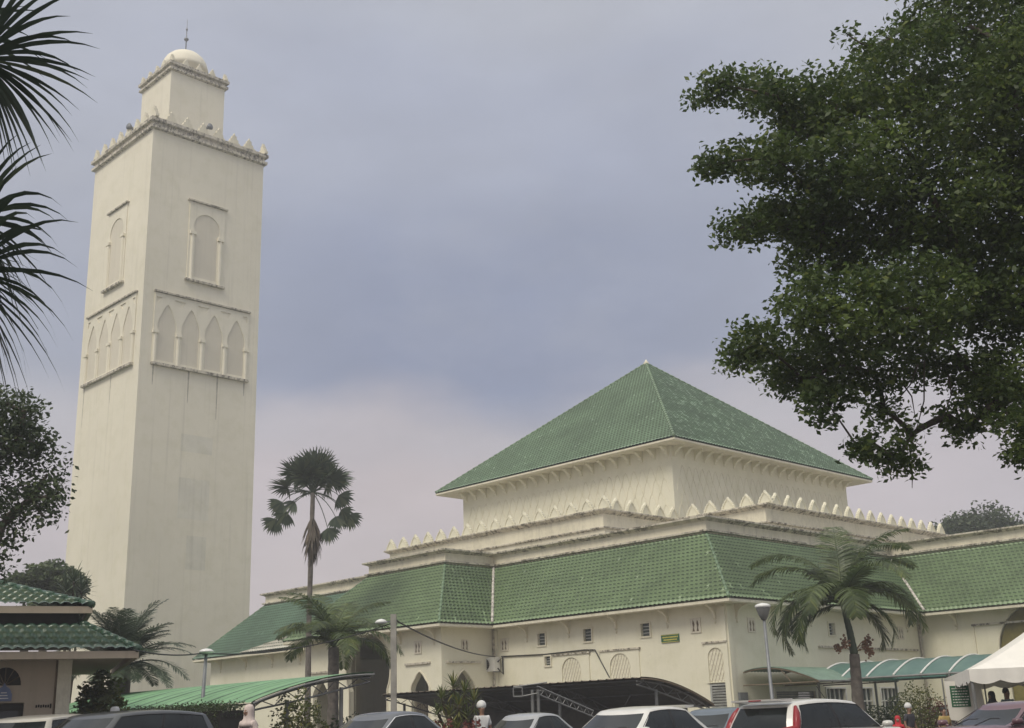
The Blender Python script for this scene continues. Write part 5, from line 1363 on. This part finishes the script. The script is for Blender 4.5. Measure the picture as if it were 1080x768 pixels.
for (px, py, Y, az, sh_, tr_, tp_, kd, hgt, lb) in (
    (508, 747, 33, 200, wsh, dk, wsh, 'helmet', 1.0, 'person in a white shirt and white helmet standing right of the yucca'),
    (262, 748, 26.5, 150, pnk, dk, pnk, 'scarf', 1.0, 'person in a pale pink headscarf and blouse in front of the hedge'),
    (121, 744, 28, 170, dk, dk, wsh, 'cap', 1.04, 'person in dark clothes and a white cap behind the black people carrier'),
    (389, 758, 21.8, 180, wsh, dk, wsh, 'cap', .0, 'x'),
    (958, 745, 35, 210, dk, tan_, wsh, 'helmet', .78, 'person in dark clothes and white helmet by the right garden bushes'),
    (946, 753, 30, 160, rd, dk, rd, 'scarf', .62, 'child in a red headscarf and red top behind the white wagon'),
    (995, 750, 34, 190, ylw, dk, M['hair'], 'hair', .72, 'child in an ochre top left of the white banner'),
    (1062, 735, 37.4, 200, bsh, dk, M['hair'], 'hair', 1.0, 'person in a pale blue shirt standing under the tent right of the banner'),
    (1046, 738, 38.4, 120, dk, tan_, dk, 'scarf', .96, 'person in a dark headscarf and khaki trousers under the tent beside the blue shirt')):
    if hgt == 0: continue
    q = at(px, py, Y); t = thing('person', (q.x, Y, 0), lb, 'person', None, R(az)); t.scale = (hgt,)*3
    bo_ = bpy.data.objects.new('body', body_mesh); col.objects.link(bo_); bo_.parent = t
    clothes(t, sh_, tr_, tp_, kd)
    face_parts(t)
    mb = MB()
    for s in (-1, 1): mb.tube([(s*.12, -.03, .04), (s*.125, .08, .045), (s*.132, .2, .035)], [.05, .052, .036], 8)
    mb.build('shoes', M['black'], t, True)
for c in list(proto.children): bpy.data.objects.remove(c)
bpy.data.objects.remove(proto)

# ================================================================== LIGHT
SUN_AZ, SUN_EL = R(-146), R(50)     # azimuth from +Y, negative to the left
sd = Vector((math.sin(SUN_AZ)*math.cos(SUN_EL), math.cos(SUN_AZ)*math.cos(SUN_EL), math.sin(SUN_EL)))
sl = bpy.data.lights.new('sun', 'SUN'); sl.energy = 2.1; sl.angle = R(25); sl.color = (1, .93, .80)
so = bpy.data.objects.new('sun', sl); col.objects.link(so); so.rotation_euler = sd.to_track_quat('Z', 'Y').to_euler()
w = bpy.data.worlds.new("World"); scene.world = w; w.use_nodes = True
nt = w.node_tree; bg = nt.nodes['Background']
sky = nt.nodes.new('ShaderNodeTexSky'); sky.sky_type = 'NISHITA'; sky.sun_disc = False
sky.sun_elevation = SUN_EL; sky.sun_rotation = SUN_AZ; sky.dust_density = 3; sky.air_density = 1.2
tc = nt.nodes.new('ShaderNodeTexCoord')
sep = nt.nodes.new('ShaderNodeSeparateXYZ'); nt.links.new(tc.outputs['Generated'], sep.inputs[0])
def wn(scale, detail, rough, stretch=(1, 1, 1), loc=(0, 0, 0)):
    mp = nt.nodes.new('ShaderNodeMapping'); mp.inputs['Scale'].default_value = stretch; mp.inputs['Location'].default_value = loc
    nt.links.new(tc.outputs['Generated'], mp.inputs[0])
    n = nt.nodes.new('ShaderNodeTexNoise'); n.inputs['Scale'].default_value = scale; n.inputs['Detail'].default_value = detail; n.inputs['Roughness'].default_value = rough
    nt.links.new(mp.outputs[0], n.inputs['Vector']); return n.outputs['Fac']
def wm(op, a, b, c=None):
    n = nt.nodes.new('ShaderNodeMath'); n.operation = op
    for i, s in enumerate((a, b, c)):
        if s is None: continue
        if isinstance(s, (int, float)): n.inputs[i].default_value = s
        else: nt.links.new(s, n.inputs[i])
    return n.outputs[0]
n1 = wn(2.2, 5, .5, (1, 1, 1.8), (.3, .1, 0))
el = wm('MULTIPLY_ADD', wm('SUBTRACT', n1, .5), .26, sep.outputs[2])
# the dark bank of cloud lies over the middle; lighter to the left and the upper right
azx = wm('MULTIPLY_ADD', wm('ABSOLUTE', wm('SUBTRACT', sep.outputs[0], -.02), 0), .16, el)
cr = nt.nodes.new('ShaderNodeValToRGB'); nt.links.new(el, cr.inputs[0])
cr.color_ramp.interpolation = 'EASE'
E_ = cr.color_ramp.elements
stops = [(0.0, (.55, .485, .49)), (.17, (.56, .485, .50)), (.235, (.50, .455, .49)), (.29, (.235, .265, .39)), (.38, (.255, .29, .42)), (.50, (.39, .42, .53)), (.60, (.47, .49, .56)), (.78, (.95, .95, .96)), (1.0, (1.35, 1.32, 1.27))]
while len(E_) < len(stops): E_.new(.5)
for e, (p_, c_) in zip(E_, stops): e.position = p_; e.color = (*c_, 1)
n2 = wn(3.0, 6, .6, (1, 1, 2), (2.2, .4, 1))
pale = nt.nodes.new('ShaderNodeMapRange'); nt.links.new(n2, pale.inputs[0]); pale.inputs[1].default_value = .5; pale.inputs[2].default_value = .75
side_ = nt.nodes.new('ShaderNodeMapRange'); nt.links.new(wm('ABSOLUTE', wm('ADD', sep.outputs[0], .03), 0), side_.inputs[0])
side_.inputs[1].default_value = .08; side_.inputs[2].default_value = .42
mx = nt.nodes.new('ShaderNodeMix'); mx.data_type = 'RGBA'
nt.links.new(wm('ADD', wm('MULTIPLY', pale.outputs[0], .35), wm('MULTIPLY', side_.outputs[0], .55)), mx.inputs[0])
nt.links.new(cr.outputs[0], mx.inputs[6])
mx2 = nt.nodes.new('ShaderNodeMix'); mx2.data_type = 'RGBA'; mx2.blend_type = 'LIGHTEN'; mx2.inputs[0].default_value = 1
nt.links.new(cr.outputs[0], mx2.inputs[6]); mx2.inputs[7].default_value = (.50, .51, .56, 1)
nt.links.new(mx2.outputs[2], mx.inputs[7])
# Nishita daylight under the cloud cover
mx3 = nt.nodes.new('ShaderNodeMix'); mx3.data_type = 'RGBA'; mx3.blend_type = 'ADD'; mx3.inputs[0].default_value = 1
sc_ = nt.nodes.new('ShaderNodeMix'); sc_.data_type = 'RGBA'; sc_.blend_type = 'MULTIPLY'; sc_.inputs[0].default_value = 1
n3 = wn(7.0, 7, .6, (1, 1, 2.2), (4, 1, 2)); vr = wm('MULTIPLY_ADD', n3, .34, .83)
vv_ = nt.nodes.new('ShaderNodeVectorMath'); vv_.operation = 'SCALE'; nt.links.new(mx.outputs[2], vv_.inputs[0]); nt.links.new(vr, vv_.inputs['Scale'])
nt.links.new(vv_.outputs[0], sc_.inputs[6]); sc_.inputs[7].default_value = (7.6, 7.6, 7.6, 1)
sk_ = nt.nodes.new('ShaderNodeMix'); sk_.data_type = 'RGBA'; sk_.blend_type = 'MULTIPLY'; sk_.inputs[0].default_value = 1
nt.links.new(sky.outputs[0], sk_.inputs[6]); sk_.inputs[7].default_value = (.12, .12, .12, 1)
nt.links.new(sc_.outputs[2], mx3.inputs[6]); nt.links.new(sk_.outputs[2], mx3.inputs[7])
nt.links.new(mx3.outputs[2], bg.inputs[0]); bg.inputs[1].default_value = .12
scene.view_settings.view_transform = 'Standard'; scene.view_settings.look = 'None'; scene.view_settings.exposure = 0

# thin tropical haze standing over the whole site
hm = bpy.data.materials.new('haze'); hm.use_nodes = True; hn = hm.node_tree; hn.nodes.remove(hn.nodes['Principled BSDF'])
vs_ = hn.nodes.new('ShaderNodeVolumeScatter'); vs_.inputs['Density'].default_value = .0014; vs_.inputs['Color'].default_value = (.95, .96, 1, 1); vs_.inputs['Anisotropy'].default_value = .3
hn.links.new(vs_.outputs[0], hn.nodes['Material Output'].inputs['Volume'])
mb = MB(); mb.box((0, 70, 49.9), 260, 260, 100); tag(mb.build('haze', hm), kind='structure')
scene.cycles.volume_bounces = 1
